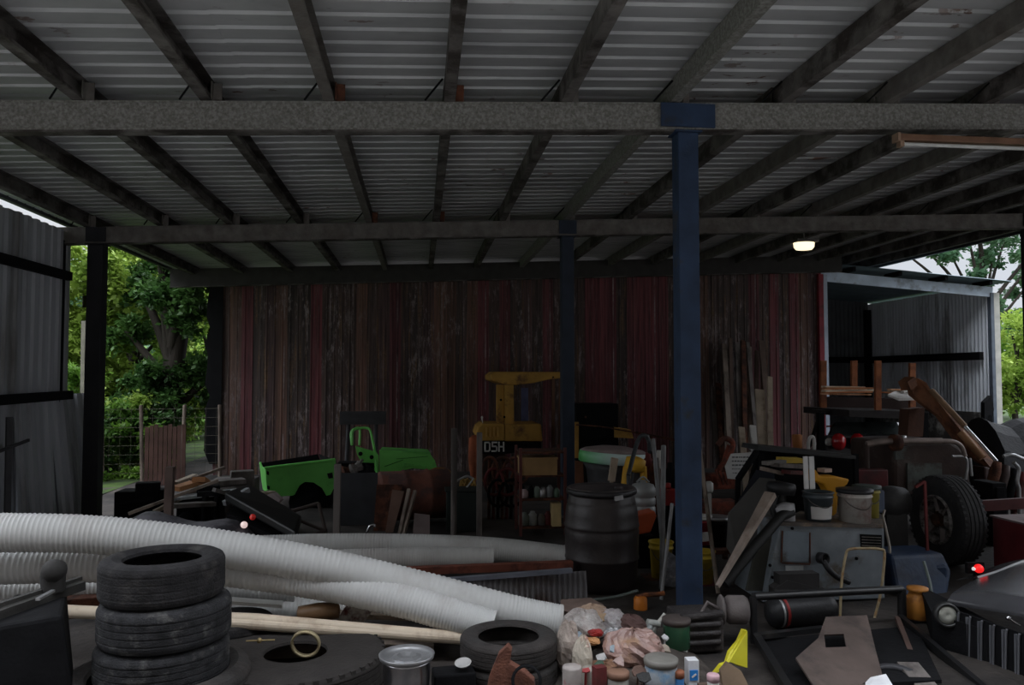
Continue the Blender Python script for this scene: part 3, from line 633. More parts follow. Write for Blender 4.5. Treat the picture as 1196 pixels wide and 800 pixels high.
# ---- beam and ribbed sheet left of drum
b = B(); b.bar(W(468, 667, 6.05), W(668, 659, 6.15), .07, .055); single(b, 'steel_channel', M('red oxide steel', (.22,.07,.045), .75, 0, .3, 7, .2, (.10,.035,.025), .4), 'red brown steel length lying left of the black drum', 'steel')
a = W(545, 676, 5.85); c_ = W(668, 668, 5.95)
b = B(); a.z = .0; b.ribbed(a, V((0,.06,.215)), c_-a-V((0,0,c_.z)), corr(.95, .042, .010), V((0,-1,.2)).normalized(), .002); single(b, 'ribbed_sheet', M('grey violet sheet', (.24,.23,.24), .6, .2, .25, 4, .05, (.15,.11,.10), .4), 'low strip of ribbed grey sheet left of the drum foot', 'sheet')
b = B(); b.bar(W(490,680,5.9), W(668,666,5.92), .05, .03); single(b, 'sheet_capping', M('blue grey capping', (.26,.28,.34), .5, .2), 'blue grey capping strip above the low ribbed sheet', 'strip')

# ---- green vehicle shell, from the side
gY = 10.5; t = thing('green_vehicle_shell', 'bright green open vehicle body shell standing before the red wall', 'vehicle', (W(400, 560, gY).x, gY, 0))
def Q(px, py, Y=gY): return W(px, py, Y)
# rear tub: side with wheel arch cut-out, rounded rear corner, hollow box
q = B(); y0 = gY; dep = 1.0
side = [Q(322,545),Q(392,536.5),Q(392,566),Q(386,578),Q(381,579),Q(376,570),Q(366,563.5),Q(356,563),Q(350,567),Q(344,578),Q(341,579),Q(318,580.5),Q(312,574),Q(310,548)]
q.prism(side, (0,.03,0)); 
# curved rear corner and back panel seen at an angle
rr_ = [Q(310,548), Q(305,545,gY+.12), Q(303,541.5,gY+.5), Q(303,539.5,gY+.95)]; rb = [Q(312,576), Q(307,572,gY+.12), Q(305.5,563,gY+.5), Q(305,556,gY+.95)]
for i in range(3):
    q.add([rr_[i], rr_[i+1], rb[i+1], rb[i], rr_[i]+V((.02,.02,0)), rr_[i+1]+V((.03,0,0)), rb[i+1]+V((.03,0,0)), rb[i]+V((.02,.02,0))], [(0,1,2,3),(7,6,5,4),(0,1,5,4),(3,2,6,7),(1,2,6,5),(0,3,7,4)])
q.bar(Q(309,546.5), Q(392,536.5), .05, .03); q.build('rear_tub', green_m, t, bevel=.006)
q = B(); q.prism([Q(304,541,gY+1.0), Q(371,530.5,gY+1.0), Q(378,548,gY+1.0), Q(310,556,gY+1.0)], (0,.02,0)); q.prism([Q(372,530.5,gY+1.0), Q(378,548,gY+1.0), Q(391,560,gY+.04), Q(391,538,gY+.04)], (.02,0,0))
q.hexa([Q(316,566,gY+.04), Q(390,562,gY+.04), Q(388,548,gY+.98), Q(308,550,gY+.98)]+[v+V((0,0,.02)) for v in (Q(316,566,gY+.04), Q(390,562,gY+.04), Q(388,548,gY+.98), Q(308,550,gY+.98))]); q.build('tub_floor', black_m, t)
q = B(); q.prism([Q(382,553,gY-.008), Q(388,552,gY-.008), Q(389,558,gY-.008), Q(384,559,gY-.008)], (0,.01,0))
q.prism([Q(311.5,550,gY-.01), Q(314,551,gY-.01), Q(314,555,gY-.01), Q(311.5,554,gY-.01)], (0,.01,0)); q.prism([Q(312,567,gY-.01), Q(315,568,gY-.01), Q(315,572,gY-.01), Q(312,571,gY-.01)], (0,.01,0)); q.build('fuel_filler_hole', black_m, t)
# wheel arch liner
q = B(); q.lathe([(.27,0),(.27,.5)], Q(362,586,gY+.03), V((0,1,0)), 20, a0=math.pi*0, a1=math.pi*2); q.build('wheel_arch', black_m, t)
# windscreen frame and cowl (far side further back)
q = B(); wf = [Q(411,520,gY+.15), Q(412,504,gY+.2), Q(418,500.5,gY+.25), Q(428,500,gY+.25), Q(433,505,gY+.2), Q(439,535,gY+.02), Q(441,560,gY)]
q.tube(bez(wf, 26), .017, 8); q.tube(bez([Q(411,520,gY+.6), Q(410,506,gY+.7), Q(414,501,gY+.72), Q(420,501,gY+.7), Q(420,520,gY+.6)], 20), .016, 8); q.build('windscreen_frame', green_m, t)
q = B(); q.prism([Q(415,521,gY+.1), Q(436,527,gY+.1), Q(438,541,gY+.1), Q(422,540,gY+.1), Q(417,531,gY+.1)], (0,.04,0)); q.prism([Q(436,524), Q(442,532), Q(443.5,566), Q(438.5,566)], (0,.06,0)); q.build('dashboard_panel', green_m, t, bevel=.005)
q = B()
for (x_, y_) in ((421,530),(434,534)): q.lathe([(.028,0),(.028,.012)], Q(x_,y_,gY+.09), V((0,1,0)), 12, sx=1)
q.build('gauge_hole', black_m, t)
# bonnet and front wing with arch
q = B(); top = [Q(442,529),Q(460,528),Q(490,527),Q(504,531),Q(509,541),Q(511,548)]
q.prism([Q(443,528.5),Q(465,528.2),Q(490,528),Q(503,531),Q(508,538),Q(511,549),Q(508,552),Q(500,548.5),Q(482,547),Q(470,549.5),Q(462,556),Q(457,563),Q(444,564)], (0,.03,0))
q.build('front_wing', green_m, t, bevel=.006)
q = B(); q.hexa([Q(443,528.5),Q(503,531),Q(500,527,gY+.95),Q(446,524.5,gY+.95)]+[v+V((0,0,.03)) for v in (Q(443,528.5),Q(503,531),Q(500,527,gY+.95),Q(446,524.5,gY+.95))]); q.prism([Q(470,540.5,gY-.015),Q(506,545,gY-.015),Q(508,548.5,gY-.015),Q(484,545,gY-.015),Q(471,546,gY-.015)], (0,.02,0)); q.build('bonnet', green_m, t, bevel=.01)
q = B(); q.prism([Q(394,541,gY+.3),Q(440,541,gY+.3),Q(440,566,gY+.3),Q(394,566,gY+.3)], (0,.3,0)); q.build('cabin_floor', black_m, t)
q = B(); q.bar(Q(449,545,gY-.01), Q(471,537,gY-.01), .008, .008); q.bar(Q(463,536,gY-.01),Q(500,533,gY-.01),.006,.006); q.build('body_crease', M('dark green shadow line paint', (.02,.16,.015), .5), t)

# black box on a post behind green shell (radio like bar)
b = B(); p = Q(424, 488, 12.3); b.box(p, (.70, .10, .20)); b.box(p+V((0,-.055,.07)), (.66,.02,.03)); b.box(p+V((0,-.055,-.03)), (.6,.02,.05)); b.tube([p+V((-.22,0,-.1)), V((p.x-.26, 12.3, 0))], .03, 8); b.tube([p+V((.2,0,-.1)), V((p.x+.2, 12.3, 0))], .03, 8)
single(b, 'steel_trestle', M('dark charcoal metal', (.05,.05,.055), .6, .1), 'dark boxy trestle rising behind the green windscreen frame', 'trestle')
# dark sheet panel under the windscreen
b = B(); a = W(397, 570, 9.3); c_ = W(436, 640, 9.3); b.box(((a.x+c_.x)/2, 9.3, .30), (c_.x-a.x+.12, .03, .60)); single(b, 'slate_panel', M('slate grey panel', (.045,.048,.055), .6), 'slate grey flat panel below the green windscreen opening', 'panel')
# engine lumps in cab opening
for k, (x_, y_, s_) in enumerate([(405,553,.10),(416,548,.09),(428,555,.11),(420,563,.09)]):
    b = B(); p = W(x_, y_, 10.0); b.lathe([(s_*.3,-s_),(s_,-s_*.7),(s_*.8,0),(s_,s_*.6),(s_*.4,s_)], p, V((1,.5,.3*k)), 10, sm=False); b.tube([p, p+V((.08,-.02,.12))], .02, 6); b.box((p.x, 10.0, p.z/2), (.05,.05,p.z))
    single(b, 'engine_part', [rust, steel_grimy, black_m, steel_grimy][k], ['rusty gearbox lump in the green cab opening, leftmost', 'grey bracketed engine lump under the green dashboard', 'black cast lump at the right of the cab opening', 'dark casting lowest in the green cab opening'][k], 'engine part', jitter=.008)

# timber stakes / steel uprights
def upright(label, px, y0, y1, Y, w=.055, m=None, lean=0, round_=False, cat='post', name='upright_post'):
    a = W(px, y0, Y); base = V((W(px+lean, 440, Y).x, Y-(.12 if lean else 0), 0))
    b = B()
    if round_: b.tube([base, a], w/2, 10)
    else: b.bar(base, a, w, w, up=V((0,1,0)))
    single(b, name, m or wood, label, cat, bevel=0 if round_ else .003)
grey_tim = M('dark grey timber', (.16,.14,.13), .85, 0, .3, 6, .2, (.07,.06,.055), .4, st=(1,1,.2))
upright('grey timber upright in front of the green shell gap', 394.5, 500+42, 620, 8.0, .065, grey_tim)
upright('thick grey upright pipe between the bonnet and the yellow machine', 530.5, 500, 625, 8.2, .065, grey_tim, round_=True)
upright('thinner grey upright left of the metal shelf', 560, 505, 625, 8.0, .055, grey_tim)
upright('dark brown stake among the junk heap at left', 199, 545, 612, 8.0, .075, M('brown stake', (.10,.07,.06), .9, 0, .3, 5, .2))
upright('slim wooden stake beside the left corner of the grey wall', 98, 375, 600, 13.3, .06, M('pale stake', (.20,.19,.15), .9))

# rusted drums/plates right under bonnet
b = B(); p = W(485, 585, 9.2); b.lathe([(.27,-.42),(.29,-.40),(.285,-.14),(.30,-.12),(.285,-.1),(.285,.14),(.30,.16),(.285,.18),(.29,.40),(.27,.42)], V((p.x-.02, 9.35, .33)), V((1,.25,.0)), 26); single(b, 'rusty_drum', M('patchy red rust', (.17,.065,.045), .85, 0, .4, 5, .3, (.09,.05,.045), .45), 'rusty oil drum on its side under the green front wing', 'drum')
b = B(); b.prism([W(440,566,9.0), W(470,566,9.0), W(456,622,8.9), W(436,622,8.9)], (0,.02,0)); single(b, 'rusty_plate', rust, 'tall brown plate leaning left of the rusty drum', 'plate')
b = B(); b.prism([W(458,572,8.8), W(472,574,8.8), W(459,622,8.75), W(450,622,8.75)], (0,.02,0)); single(b, 'rusty_plate', M('tan brown plate', (.18,.11,.085), .85, 0, .3, 5, .2), 'tan plate overlapping the tall brown plate', 'plate')
for k, (x0, y0, x1, y1, lb) in enumerate([(485,573,470,628,'pale stick leaning against the rusty drum'),(478,571,466,628,'second thin stick crossing left of the pale stick')]):
    b = B(); b.bar(W(x0,y0,8.6), V((W(x1,y1,8.5).x, 8.4, .02)), .035, .03); single(b, 'wooden_stick', wood, lb, 'stick')
b = B(); b.prism([W(484,600,8.5), W(502,602,8.5), W(502,628,8.4), W(482,628,8.4)], (0,.04,0)); single(b, 'square_tile', M('greyish pink tile', (.19,.15,.145), .85, 0, .2, 6, .1), 'greyish pink square slab leaning below the rusty drum', 'slab')
b = B(); b.lathe([(.02,-.08),(.20,-.05),(.21,.05),(.02,.08)], W(513, 566, 9.6), V((.2,1,0)), 24); single(b, 'wheel_hub', M('orange stained hub', (.22,.10,.03), .8, 0, .4, 10, .3, (.05,.03,.02), .4), 'orange stained round hub right of the rusty drum', 'hub')
p = W(433, 618, 8.4); b = B(); b.tube(bez([p+V((-.04,0,-.03)), p+V((-.01,0,.03)), p+V((.035,0,.045)), p+V((.045,0,.02))], 10), .014, 8); b.tube([p+V((-.04,0,-.03)), V((p.x-.04,8.4,0))], .014, 8); single(b, 'hook', chrome, 'tiny bright hook above the rear white pipe', 'hook')

# dark wheel and frame parts below the tub
b = tyre_bm((W(362, 598, 10.85).x, 10.85, .22), .25, .15, .16, V((0,1,0))); single(b, 'tyre', rubber, 'shadowed tyre standing under the green tub arch', 'tyre')
def tri_frame(): 
    b = B(); P_ = [W(330,600,8.8), W(372,588,8.9), W(380,620,8.7), W(345,632,8.6)]
    for i in range(4): b.tube([P_[i], P_[(i+1) % 4]], .022, 8)
    b.tube([P_[0], P_[2]], .018, 8); b.tube([P_[2], P_[2]+V((0,0,-.12))], .02, 8); return b
single(tri_frame(), 'cycle_frame', M('dark brown tube', (.06,.045,.04), .7), 'dark tubular frame lying under the green tub', 'frame')
# big black slanting bonnet/seat with tail lamps
t = thing('black_car_panel', 'black slanting car panel with a red lamp left of the green tub', 'panel', (W(290,595,8.4).x, 8.4, 0))
q = B(); q.hexa([W(262,585,8.2), W(345,632,7.7), W(352,612,8.3), W(290,574,9.0)]+[v+V((0,0,.09)) for v in (W(262,585,8.2), W(345,632,7.7), W(352,612,8.3), W(290,574,9.0))]); q.build('panel_skin', M('dull black paint', (.016,.017,.017), .45, 0, .3, 4, .05), t, bevel=.02)
q = B(); p = W(295, 604, 7.85); q.lathe([(0,-.03),(.022,-.025),(.03,.0),(.028,.02)], p, V((0,1,0)), 16); q.build('red_lamp', M('red lens', (.75,.03,.02), .2, 0, .1, 3, 0, emit=((1,.05,.04),.08), spec=.8), t)  # weak emission stands in for glare on the unlit lens
q = B(); p = W(285, 613, 7.8); q.lathe([(0,-.03),(.02,-.025),(.034,.0),(.03,.02)], p, V((0,1,0)), 16); q.build('glare_reflector', M('reflector lens with glare', (.95,.85,.82), .15, 0, .1, 3, 0, emit=((1,.75,.7),.7), spec=1), t)  # reflector only; the flash glare on it is put in as emission
q = B(); q.hexa([W(265,600,8.1), W(330,630,7.9), W(335,618,8.3), W(280,580,8.6)]+[v+V((0,0,-.12)) for v in (W(265,600,8.1), W(330,630,7.9), W(335,618,8.3), W(280,580,8.6))]); q.build('underside', black_m, t)

# ---- junk heap at left, one object per piece
b = B(); p = W(215, 608, 7.6)
g = []
for j in range(9):
    for i in range(15):
        x_ = p.x+(i-7)*.095; s_ = 1-abs(i-7.2)**2*.010; top = .31+.05*math.sin(i*.7)-.003*(i-5)**2; prof_z = [0,.35,.62,.82,.94,1,.99,.8,.0][j]
        g.append((x_, 7.4+j*.10+.02*math.sin(i*1.3), max(0, top*prof_z*1.25)))
b.add(g, [(j*15+i, j*15+i+1, (j+1)*15+i+1, (j+1)*15+i) for j in range(8) for i in range(14)], 0, True)
single(b, 'folded_tarpaulin', M('dark violet grey tarpaulin', (.12,.115,.13), .7, 0, .3, 5, .5, (.04,.038,.045), .4, bscale=9), 'dark violet grey tarpaulin heaped before the scrap timber at left', 'tarpaulin')
junk = [(150,600,255,561,8.6,.05,.03,wood,'long thin grey stick slanting up across the junk heap'),(205,571,238,561,9.0,.16,.05,M('bright orange brown wood', (.50,.24,.11), .8, 0, .3, 9, .2),'orange brown broken board on top of the junk heap'),
 (200,582,290,572,8.9,.22,.03,M('pale grey strip', (.42,.44,.45), .6, 0, .3, 8, .1, (.15,.15,.15), .35),'light grey sheet strip across the junk heap'),(222,560,262,546,9.2,.05,.03,wood,'thin stick rising toward the red wall'),(225,566,285,561,9.3,.2,.05,grey_tim,'dark board below the thin rising stick'),
 (195,591,250,588,8.4,.14,.04,grey_tim,'dark batten above the tarpaulin'),(250,572,300,586,8.6,.10,.04,steel_grimy,'grey steel angle right on the heap'),(262,588,290,572,8.3,.05,.05,zinc,'short pale stick by the black car panel'),
 (300,575,325,590,9.4,.07,.03,M('pale teal board', (.25,.36,.36), .7),'pale teal strip below the green tub corner'),(296,578,318,575,9.6,.12,.04,wood_pale,'pale offcut beside the teal strip'),
 (180,598,230,572,8.9,.06,.04,wood_pale,'pale batten leaning in the junk heap'),(205,565,228,556,9.5,.08,.05,wood_pale,'pale chunk of wood on the heap top'),(232,560,240,566,9.1,.14,.06,M('bright orange brown wood', (.5,.24,.11)),'orange offcut at the heap crest')]
for (x0, y0, x1, y1, Y, w_, h_, m_, lb) in junk:
    b = B(); b.bar(W(x0,y0,Y), W(x1,y1,Y+.25), w_, h_); single(b, 'scrap_board', m_, lb, 'board', 'scrap timber heap at the left')
b = B(); p = W(313, 588, 9.2); b.prism([p+V((-.12,0,-.06)), p+V((.02,0,-.12)), p+V((.14,0,.04)), p+V((.05,0,.12)), p+V((-.08,0,.07))], (.02,.1,0)); sup(p.x, 9.25, p.z-.14, .2, 'dark crate below the pale rag at the green tub'); single(b, 'paper_scrap', M('crumpled pale rag', (.50,.42,.42), .8), 'crumpled pale rag below the green tub corner', 'rag', jitter=.01)
b = B(); p = W(240, 577, 8.7); b.tube([V((p.x,8.7,0)), p], .035, 8); b.tube([V((p.x+.12,8.7,0)), p+V((.12,0,-.02))], .03, 8); b.bar(p+V((-.08,0,0)), p+V((.25,0,.01)), .06, .05); single(b, 'iron_trestle', black_m, 'black iron trestle carrying boards on the junk heap', 'trestle')
for k, (px_, py_, Y, s_, lb) in enumerate([(235,585,9.2,.30,'dark engine block under the junk heap boards'),(275,572,10.0,.34,'black machine part beside the red wall corner'),(165,600,9.3,.32,'shadowed casting at the left foot of the junk heap')]):
    b = B(); X_ = W(px_, py_, Y).x; b.box((X_, Y, s_*.7), (s_*1.5, s_, s_*1.4)); b.box((X_+.1, Y-.1, s_*1.5), (s_*.8, s_*.5, s_*.4), .3); b.tube([(X_-s_*.6, Y-s_*.5, s_), (X_+s_*.6, Y-s_*.52, s_*1.1)], .04, 8); b.lathe([(.08,0),(.10,.03),(.05,.06)], (X_-.1, Y-s_*.56, s_*.5), V((0,-1,0)), 14)
    single(b, 'engine_block', [black_m, steel_grimy, black_m][k], lb, 'engine part', bevel=.015)
sup(W(232,572,9.22).x, 9.3, W(232,572,9.22).z-.1, .3, 'dark crate holding the top boards of the junk heap')
sup(W(307,592,9.7).x, 9.75, .18, .25, 'low dark crate under the pale offcuts by the green tub')
# left wall oddments
b = B(); X_ = LX+.28
b.tube(bez([(X_, 7.0+.3*math.cos(a), 1.05+.42*math.sin(a)) for a in [i*.5 for i in range(13)]], 60), .012, 6); b.tube(bez([(X_+.03, 6.95+.33*math.cos(a), 1.02+.45*math.sin(a)) for a in [i*.5 for i in range(13)]], 60), .012, 6)
single(b, 'coiled_hose', M('tan hose', (.20,.15,.09), .7), 'coil of tan hose hanging on the grey left wall', 'hose')
b = B(); b.bar((LX+.22, 8.1, .0), (LX+.20, 8.12, 1.33), .05, .04); b.bar((LX+.23, 7.9, 1.02), (LX+.23, 8.45, 1.08), .02, .03); single(b, 'cross_stake', M('dark stake', (.05,.05,.055), .8), 'dark stake with a short cross arm against the grey left wall', 'stake')

# ---- yellow machine
yY = 12.6; t = thing('yellow_dozer', 'faded yellow crawler machine with roof post parked at the red wall', 'machine', (W(600,500,yY).x, yY, 0))
def Y_(px, py, d=0): return W(px, py, yY+d)
q = B(); q.prism([Y_(573,438), Y_(578,434), Y_(657,434.5), Y_(657,441.5), Y_(640,443.5), Y_(625,447), Y_(604,450), Y_(586,448.5), Y_(574,444)], (0,1.2,0)); q.build('canopy', yellow_ind, t, bevel=.02)
q = B(); q.prism([Y_(580,449), Y_(589,449.5), Y_(589,496), Y_(580,496)], (0,.1,0)); q.prism([Y_(589.5,449.5,-.05), Y_(600,449.5,-.05), Y_(600.5,496,-.05), Y_(590,496,-.05)], (0,.15,0)); q.build('roof_post', yellow_ind, t, bevel=.008)
q = B()
for (a, c_) in ((585,467),(589,487)): q.lathe([(.02,0),(.02,.01)], Y_(a,c_,-.06), V((0,-1,0)), 8)
q.lathe([(.015,0),(.015,.01)], Y_(646,440.5,-.01), V((0,-1,0)), 8); q.build('bolt_hole', black_m, t)
for x_ in (646.5, 654.5):
    q = B(); q.prism([Y_(x_-1.6,442), Y_(x_+1.6,442), Y_(x_+1.6,520), Y_(x_-1.6,520)], (0,.04,0)); q.build('thin_post', M('brown mast', (.15,.075,.045), .7), t)
q = B(); q.prism([Y_(559,499,-.3), Y_(564,495,-.3), Y_(589,495.5,-.3), Y_(589,515,-.3), Y_(560,515,-.3), Y_(556,508,-.3)], (0,.9,0)); q.prism([Y_(589.3,496,-.28), Y_(632,495,-.28), Y_(634,515.5,-.28), Y_(589.3,515.5,-.28)], (0,.9,0)); q.build('engine_cover', yellow_ind, t, bevel=.02)
q = B()
for k in range(4): q.bar(Y_(568+k*4.5,499,-.31), Y_(568+k*4.5,510,-.31), .02, .02, up=V((0,1,0)))
q.build('cover_rib', M('paler yellow rib', (.5,.30,.08), .6), t)
q = B(); q.prism([Y_(562,516,-.3), Y_(632,516.5,-.3), Y_(632,524,-.3), Y_(592,530,-.3), Y_(562,530,-.3)], (0,.7,0)); q.build('number_band', black_m, t)
# lettering D5H
def stroke_letters(txt, o, h, adv, m, parent, name):
    segs = {'D': [(0,0,0,1),(0,1,.45,1),(.45,1,.6,.85),(.6,.85,.6,.15),(.6,.15,.45,0),(.45,0,0,0)], '5': [(.6,1,.05,1),(.05,1,.05,.55),(.05,.55,.5,.55),(.5,.55,.6,.42),(.6,.42,.6,.12),(.6,.12,.5,0),(.5,0,0,0)], 'H': [(0,0,0,1),(.6,0,.6,1),(0,.5,.6,.5)]}
    q = B()
    for i, ch in enumerate(txt):
        for (a0_, b0, a1_, b1) in segs[ch]:
            A_ = o+V(((i*adv+a0_*.9)*h, 0, b0*h)); B_ = o+V(((i*adv+a1_*.9)*h, 0, b1*h)); d_ = (B_-A_).normalized()*h*.07
            q.bar(A_-d_, B_+d_, h*.17, .006, up=V((0,1,0)))
    return q.build(name, m, parent)
stroke_letters('D5H', Y_(566.5, 527, -.32), .137, .80, M('white lettering', (.75,.74,.70), .6), t, 'model_lettering')
q = B(); q.prism([Y_(562,530,-.2), Y_(590,530,-.2), Y_(590,590,-.2), Y_(562,590,-.2)], (0,.6,0)); q.build('lower_body', M('very dark brown metal', (.035,.02,.015), .8), t)
q = B(); q.lathe([(0,.02),(.018,0),(.012,-.05)], Y_(563, 487), V((0,0,1)), 10); q.tube([Y_(563,488), Y_(564,496)], .008, 6); q.build('beacon', white_m, t)
# yellow upright parts right of navy post, plus black box
t = thing('yellow_cab', 'black and yellow cab box between the navy post and the green basin', 'machine', (W(705,505,12).x, 12.0, 0))
q = B(); q.box((W(697,510,12).x, 12.2, .65), (.66, .5, 1.3)); q.prism([W(673,497,11.9), W(718,499,11.9), W(718,512,11.9), W(673,516,11.9)], (0,.1,0)); q.build('cab_body', black_m, t)
q = B(); q.prism([W(671,493,11.85), W(676,493,11.85), W(676,535,11.85), W(671,535,11.85)], (0,.05,0)); q.build('yellow_post', yellow_ind, t)
q = B(); q.prism([W(718,499,11.85), W(737,502,11.85), W(740,512,11.85), W(718,511,11.85)], (0,.3,0)); q.build('yellow_edge', yellow_ind, t)
q = B(); q.tube([W(673,496,11.8), W(700,498,11.8), W(742,505,11.8)], .012, 6); q.lathe([(0,-.02),(.02,0),(0,.02)], W(684,487,11.8), V((0,0,1)), 10); q.build('grab_rail', rust, t)
b = B(); b.prism([W(609,453,13.2), W(617,453,13.2), W(617,495,13.2), W(609,495,13.2)], (0,.03,0)); single(b, 'blue_board', M('faded blue violet board', (.10,.11,.20), .8), 'faded blue board behind the yellow roof post', 'board')

# ---- metal shelf of oddments left of the navy post
t = thing('metal_shelf', 'brown steel shelf rack crowded with oddments left of the navy post', 'shelf', (W(632, 570, 8.6).x, 8.6, 0))
sx0 = W(606,540,8.6).x; sx1 = W(657,540,8.6).x; zz = [W(630,y_,8.6).z for y_ in (526,553,580,612)]
for x_ in (sx0, sx1):
    for y_ in (8.45, 8.85):
        q = B(); q.box((x_, y_, zz[0]/2+.02), (.03,.03,zz[0]+.04)); q.build('upright', M('oxide red upright', (.12,.04,.035), .7), t)
for z_ in zz:
    q = B(); q.box(((sx0+sx1)/2, 8.65, z_-.01), (sx1-sx0, .42, .02)); q.build('shelf_board', rust, t)
rs = random.Random(4)
items = [('long cardboard carton under the shelf top', 'carton', M('tan cardboard', (.36,.22,.10), .85), (610,655,542,550,8.5)),
 ('dark crate beneath the tan carton', 'crate', black_m, (612,650,545,552.5,8.6)),]
b = B(); a = W(609,542,8.44); c_ = W(651,534,8.44); b.box(((a.x+c_.x)/2, 8.6, zz[1]+.085), (c_.x-a.x, .3, .17)); b.box(((a.x+c_.x)/2, 8.6, zz[1]+.18), (c_.x-a.x+.02, .32, .02)); single(b, 'cardboard_carton', M('tan cardboard', (.36,.22,.10), .85), 'flat tan carton on the top tier of the brown shelf', 'carton')
shelf_items = [(612,zz[2],.05,.09,M('pinkish white tin', (.55,.42,.42), .5),'pinkish white tin at the left of the middle shelf tier'),(620,zz[2],.035,.13,black_m,'slim black bottle on the middle shelf tier'),(627,zz[2],.04,.12,M('green grey jar', (.16,.20,.17), .4),'green grey jar on the middle shelf tier'),
 (634,zz[2],.045,.11,alu,'metal tin in the centre of the middle shelf tier'),(642,zz[2],.04,.13,M('smoky jar', (.20,.21,.22), .3),'smoky jar on the middle shelf tier'),(650,zz[2],.035,.10,M('green glass jar', (.10,.16,.11), .3),'green bottle at the right of the middle shelf tier'),
 (612,zz[3],.06,.14,M('grey green can', (.20,.23,.20), .6),'grey green can at the left of the lower shelf tier'),(622,zz[3],.05,.15,M('pale grey can', (.28,.29,.28), .6),'pale grey can on the lower shelf tier'),(632,zz[3],.045,.12,steel_grimy,'grimy can on the lower shelf tier'),(640,zz[3],.04,.15,maroon_m,'maroon flask on the lower shelf tier')]
for (px_, z_, r_, h_, m_, lb) in shelf_items:
    b = B(); x_ = W(px_,560,8.55).x; b.lathe([(r_*.9,0),(r_,.01),(r_,h_*.75),(r_*.55,h_*.9),(r_*.5,h_)], (x_, 8.55, z_), n=16); single(b, 'shelf_jar', m_, lb, 'jar', 'jars and tins on the brown shelf')
b = B(); x_ = W(649,600,8.5).x; b.box((x_, 8.5, zz[3]+.12), (.10, .14, .24)); b.box((x_, 8.5, zz[3]+.245), (.104,.144,.01)); single(b, 'cream_carton', M('cream carton', (.60,.45,.22), .7), 'tall cream carton at the right end of the lower shelf tier', 'carton', bevel=.004)
# heap of chains/hoses behind the upright
for k in range(7):
    p = W(572+k*5.2, 548+(k % 3)*13, 9.4); b = B(); b.tube(bez([p+V((.10*math.cos(a)*(1+.1*k), .03*a/6, .16*math.sin(a)-.02)) for a in [i*.62 for i in range(11)]], 36), .02, 6); b.tube([p+V((0,.05,.14)), V((p.x,9.5,0))], .02, 6)
    single(b, 'hanging_hose', [rust, maroon_m, black_m][k % 3], ['rusty','maroon','black','rusty','dull maroon','black','rusty'][k]+' hose loop hanging below the lettered band, '+ordn(k)+' from the left', 'hose', 'hose loops under the yellow machine')
b = B(); p = W(554, 535, 10.2); b.lathe([(.02,.30),(.07,.26),(.08,.0),(.05,-.25),(.02,-.3)], p, n=14); b.tube([p-V((0,0,.3)), V((p.x,10.2,0))], .02, 6); single(b, 'orange_rag', M('orange red cloth', (.32,.09,.04), .9, 0, .4, 10, .3), 'orange red cloth bundled on a stick left of the lettered band', 'cloth')
b = B(); p = W(547, 575, 9.2)
for k in range(14): a = V((p.x+random.uniform(-.10,.08), 9.2+random.uniform(-.05,.05), p.z-.2)); b.tube(bez([a, a+V((random.uniform(-.06,.06),0,.2)), a+V((random.uniform(-.1,.1),0,.36))], 8), .012, 5)
b.lathe([(.12,0),(.13,p.z-.18)], (p.x,9.2,0), n=14); single(b, 'rope_bundle', M('ochre rope', (.35,.22,.06), .9, 0, .4, 12, .2), 'ochre rope bundle in a pot beside the thick grey upright', 'rope')
b = B(); p = W(540, 598, 8.9); b.box((p.x, 8.9, .22), (.36, .3, .44)); b.box((p.x, 8.9, .45), (.40, .34, .02)); single(b, 'dark_crate', M('dark green black crate', (.015,.022,.02), .6), 'dark crate between the two grey uprights', 'crate', bevel=.01)
b = B(); b.tube(bez([W(533,562,9.0), W(545,556,9.0), W(553,559,9.0)], 8), .012, 8); b.tube([W(553,559,9.0), W(541,575,8.95), W(538,590,8.9)], .01, 6); single(b, 'bent_rod', alu, 'thin bright bent rod near the ochre rope', 'rod')

# ---- green-white basin on stand, jerrycan etc (behind drum)
bc = W(716, 532, 8.3); t = thing('round_basin', 'upturned round basin with pale green to white rim above the drum', 'basin', (bc.x, 8.3, 0))
rimg = bpy.data.materials.new('green to white rim'); rimg.use_nodes = True; n = rimg.node_tree.nodes; l = rimg.node_tree.links
tc = n.new('ShaderNodeTexCoord'); sp = n.new('ShaderNodeSeparateXYZ'); r = n.new('ShaderNodeValToRGB'); l.new(tc.outputs['Generated'], sp.inputs[0]); l.new(sp.outputs['X'], r.inputs[0])
r.color_ramp.elements[0].position = .02; r.color_ramp.elements[0].color = (.12,.50,.15,1); r.color_ramp.elements[1].position = .42; r.color_ramp.elements[1].color = (.66,.82,.82,1); e = r.color_ramp.elements.new(.2); e.color = (.36,.68,.48,1)
l.new(r.outputs[0], n['Principled BSDF'].inputs['Base Color']); n['Principled BSDF'].inputs['Roughness'].default_value = .4
q = B(); R_ = .375; zb = bc.z-.075
q.lathe([(R_*.97,0),(R_,.01),(R_*1.01,.07),(R_*.99,.115),(R_*.97,.12)], (bc.x, 8.3, zb), V((.06,0,1)), 40, sy=.9); q.build('rim', rimg, t)
q = B(); q.lathe([(R_*.98,.12),(R_*.85,.145),(R_*.4,.175),(0,.185)], (bc.x, 8.3, zb), V((.06,0,1)), 40, sy=.9); q.build('dome', M('dusty pinkish top', (.28,.22,.215), .75, 0, .2, 6, .1), t)
q = B(); q.lathe([(.20,0),(.22,.35),(.26,zb-.08),(.30,zb)], (bc.x-.02, 8.35, 0), n=20); q.build('stand', M('dark cloudy tub', (.07,.07,.075), .6, 0, .4, 6, .2), t)
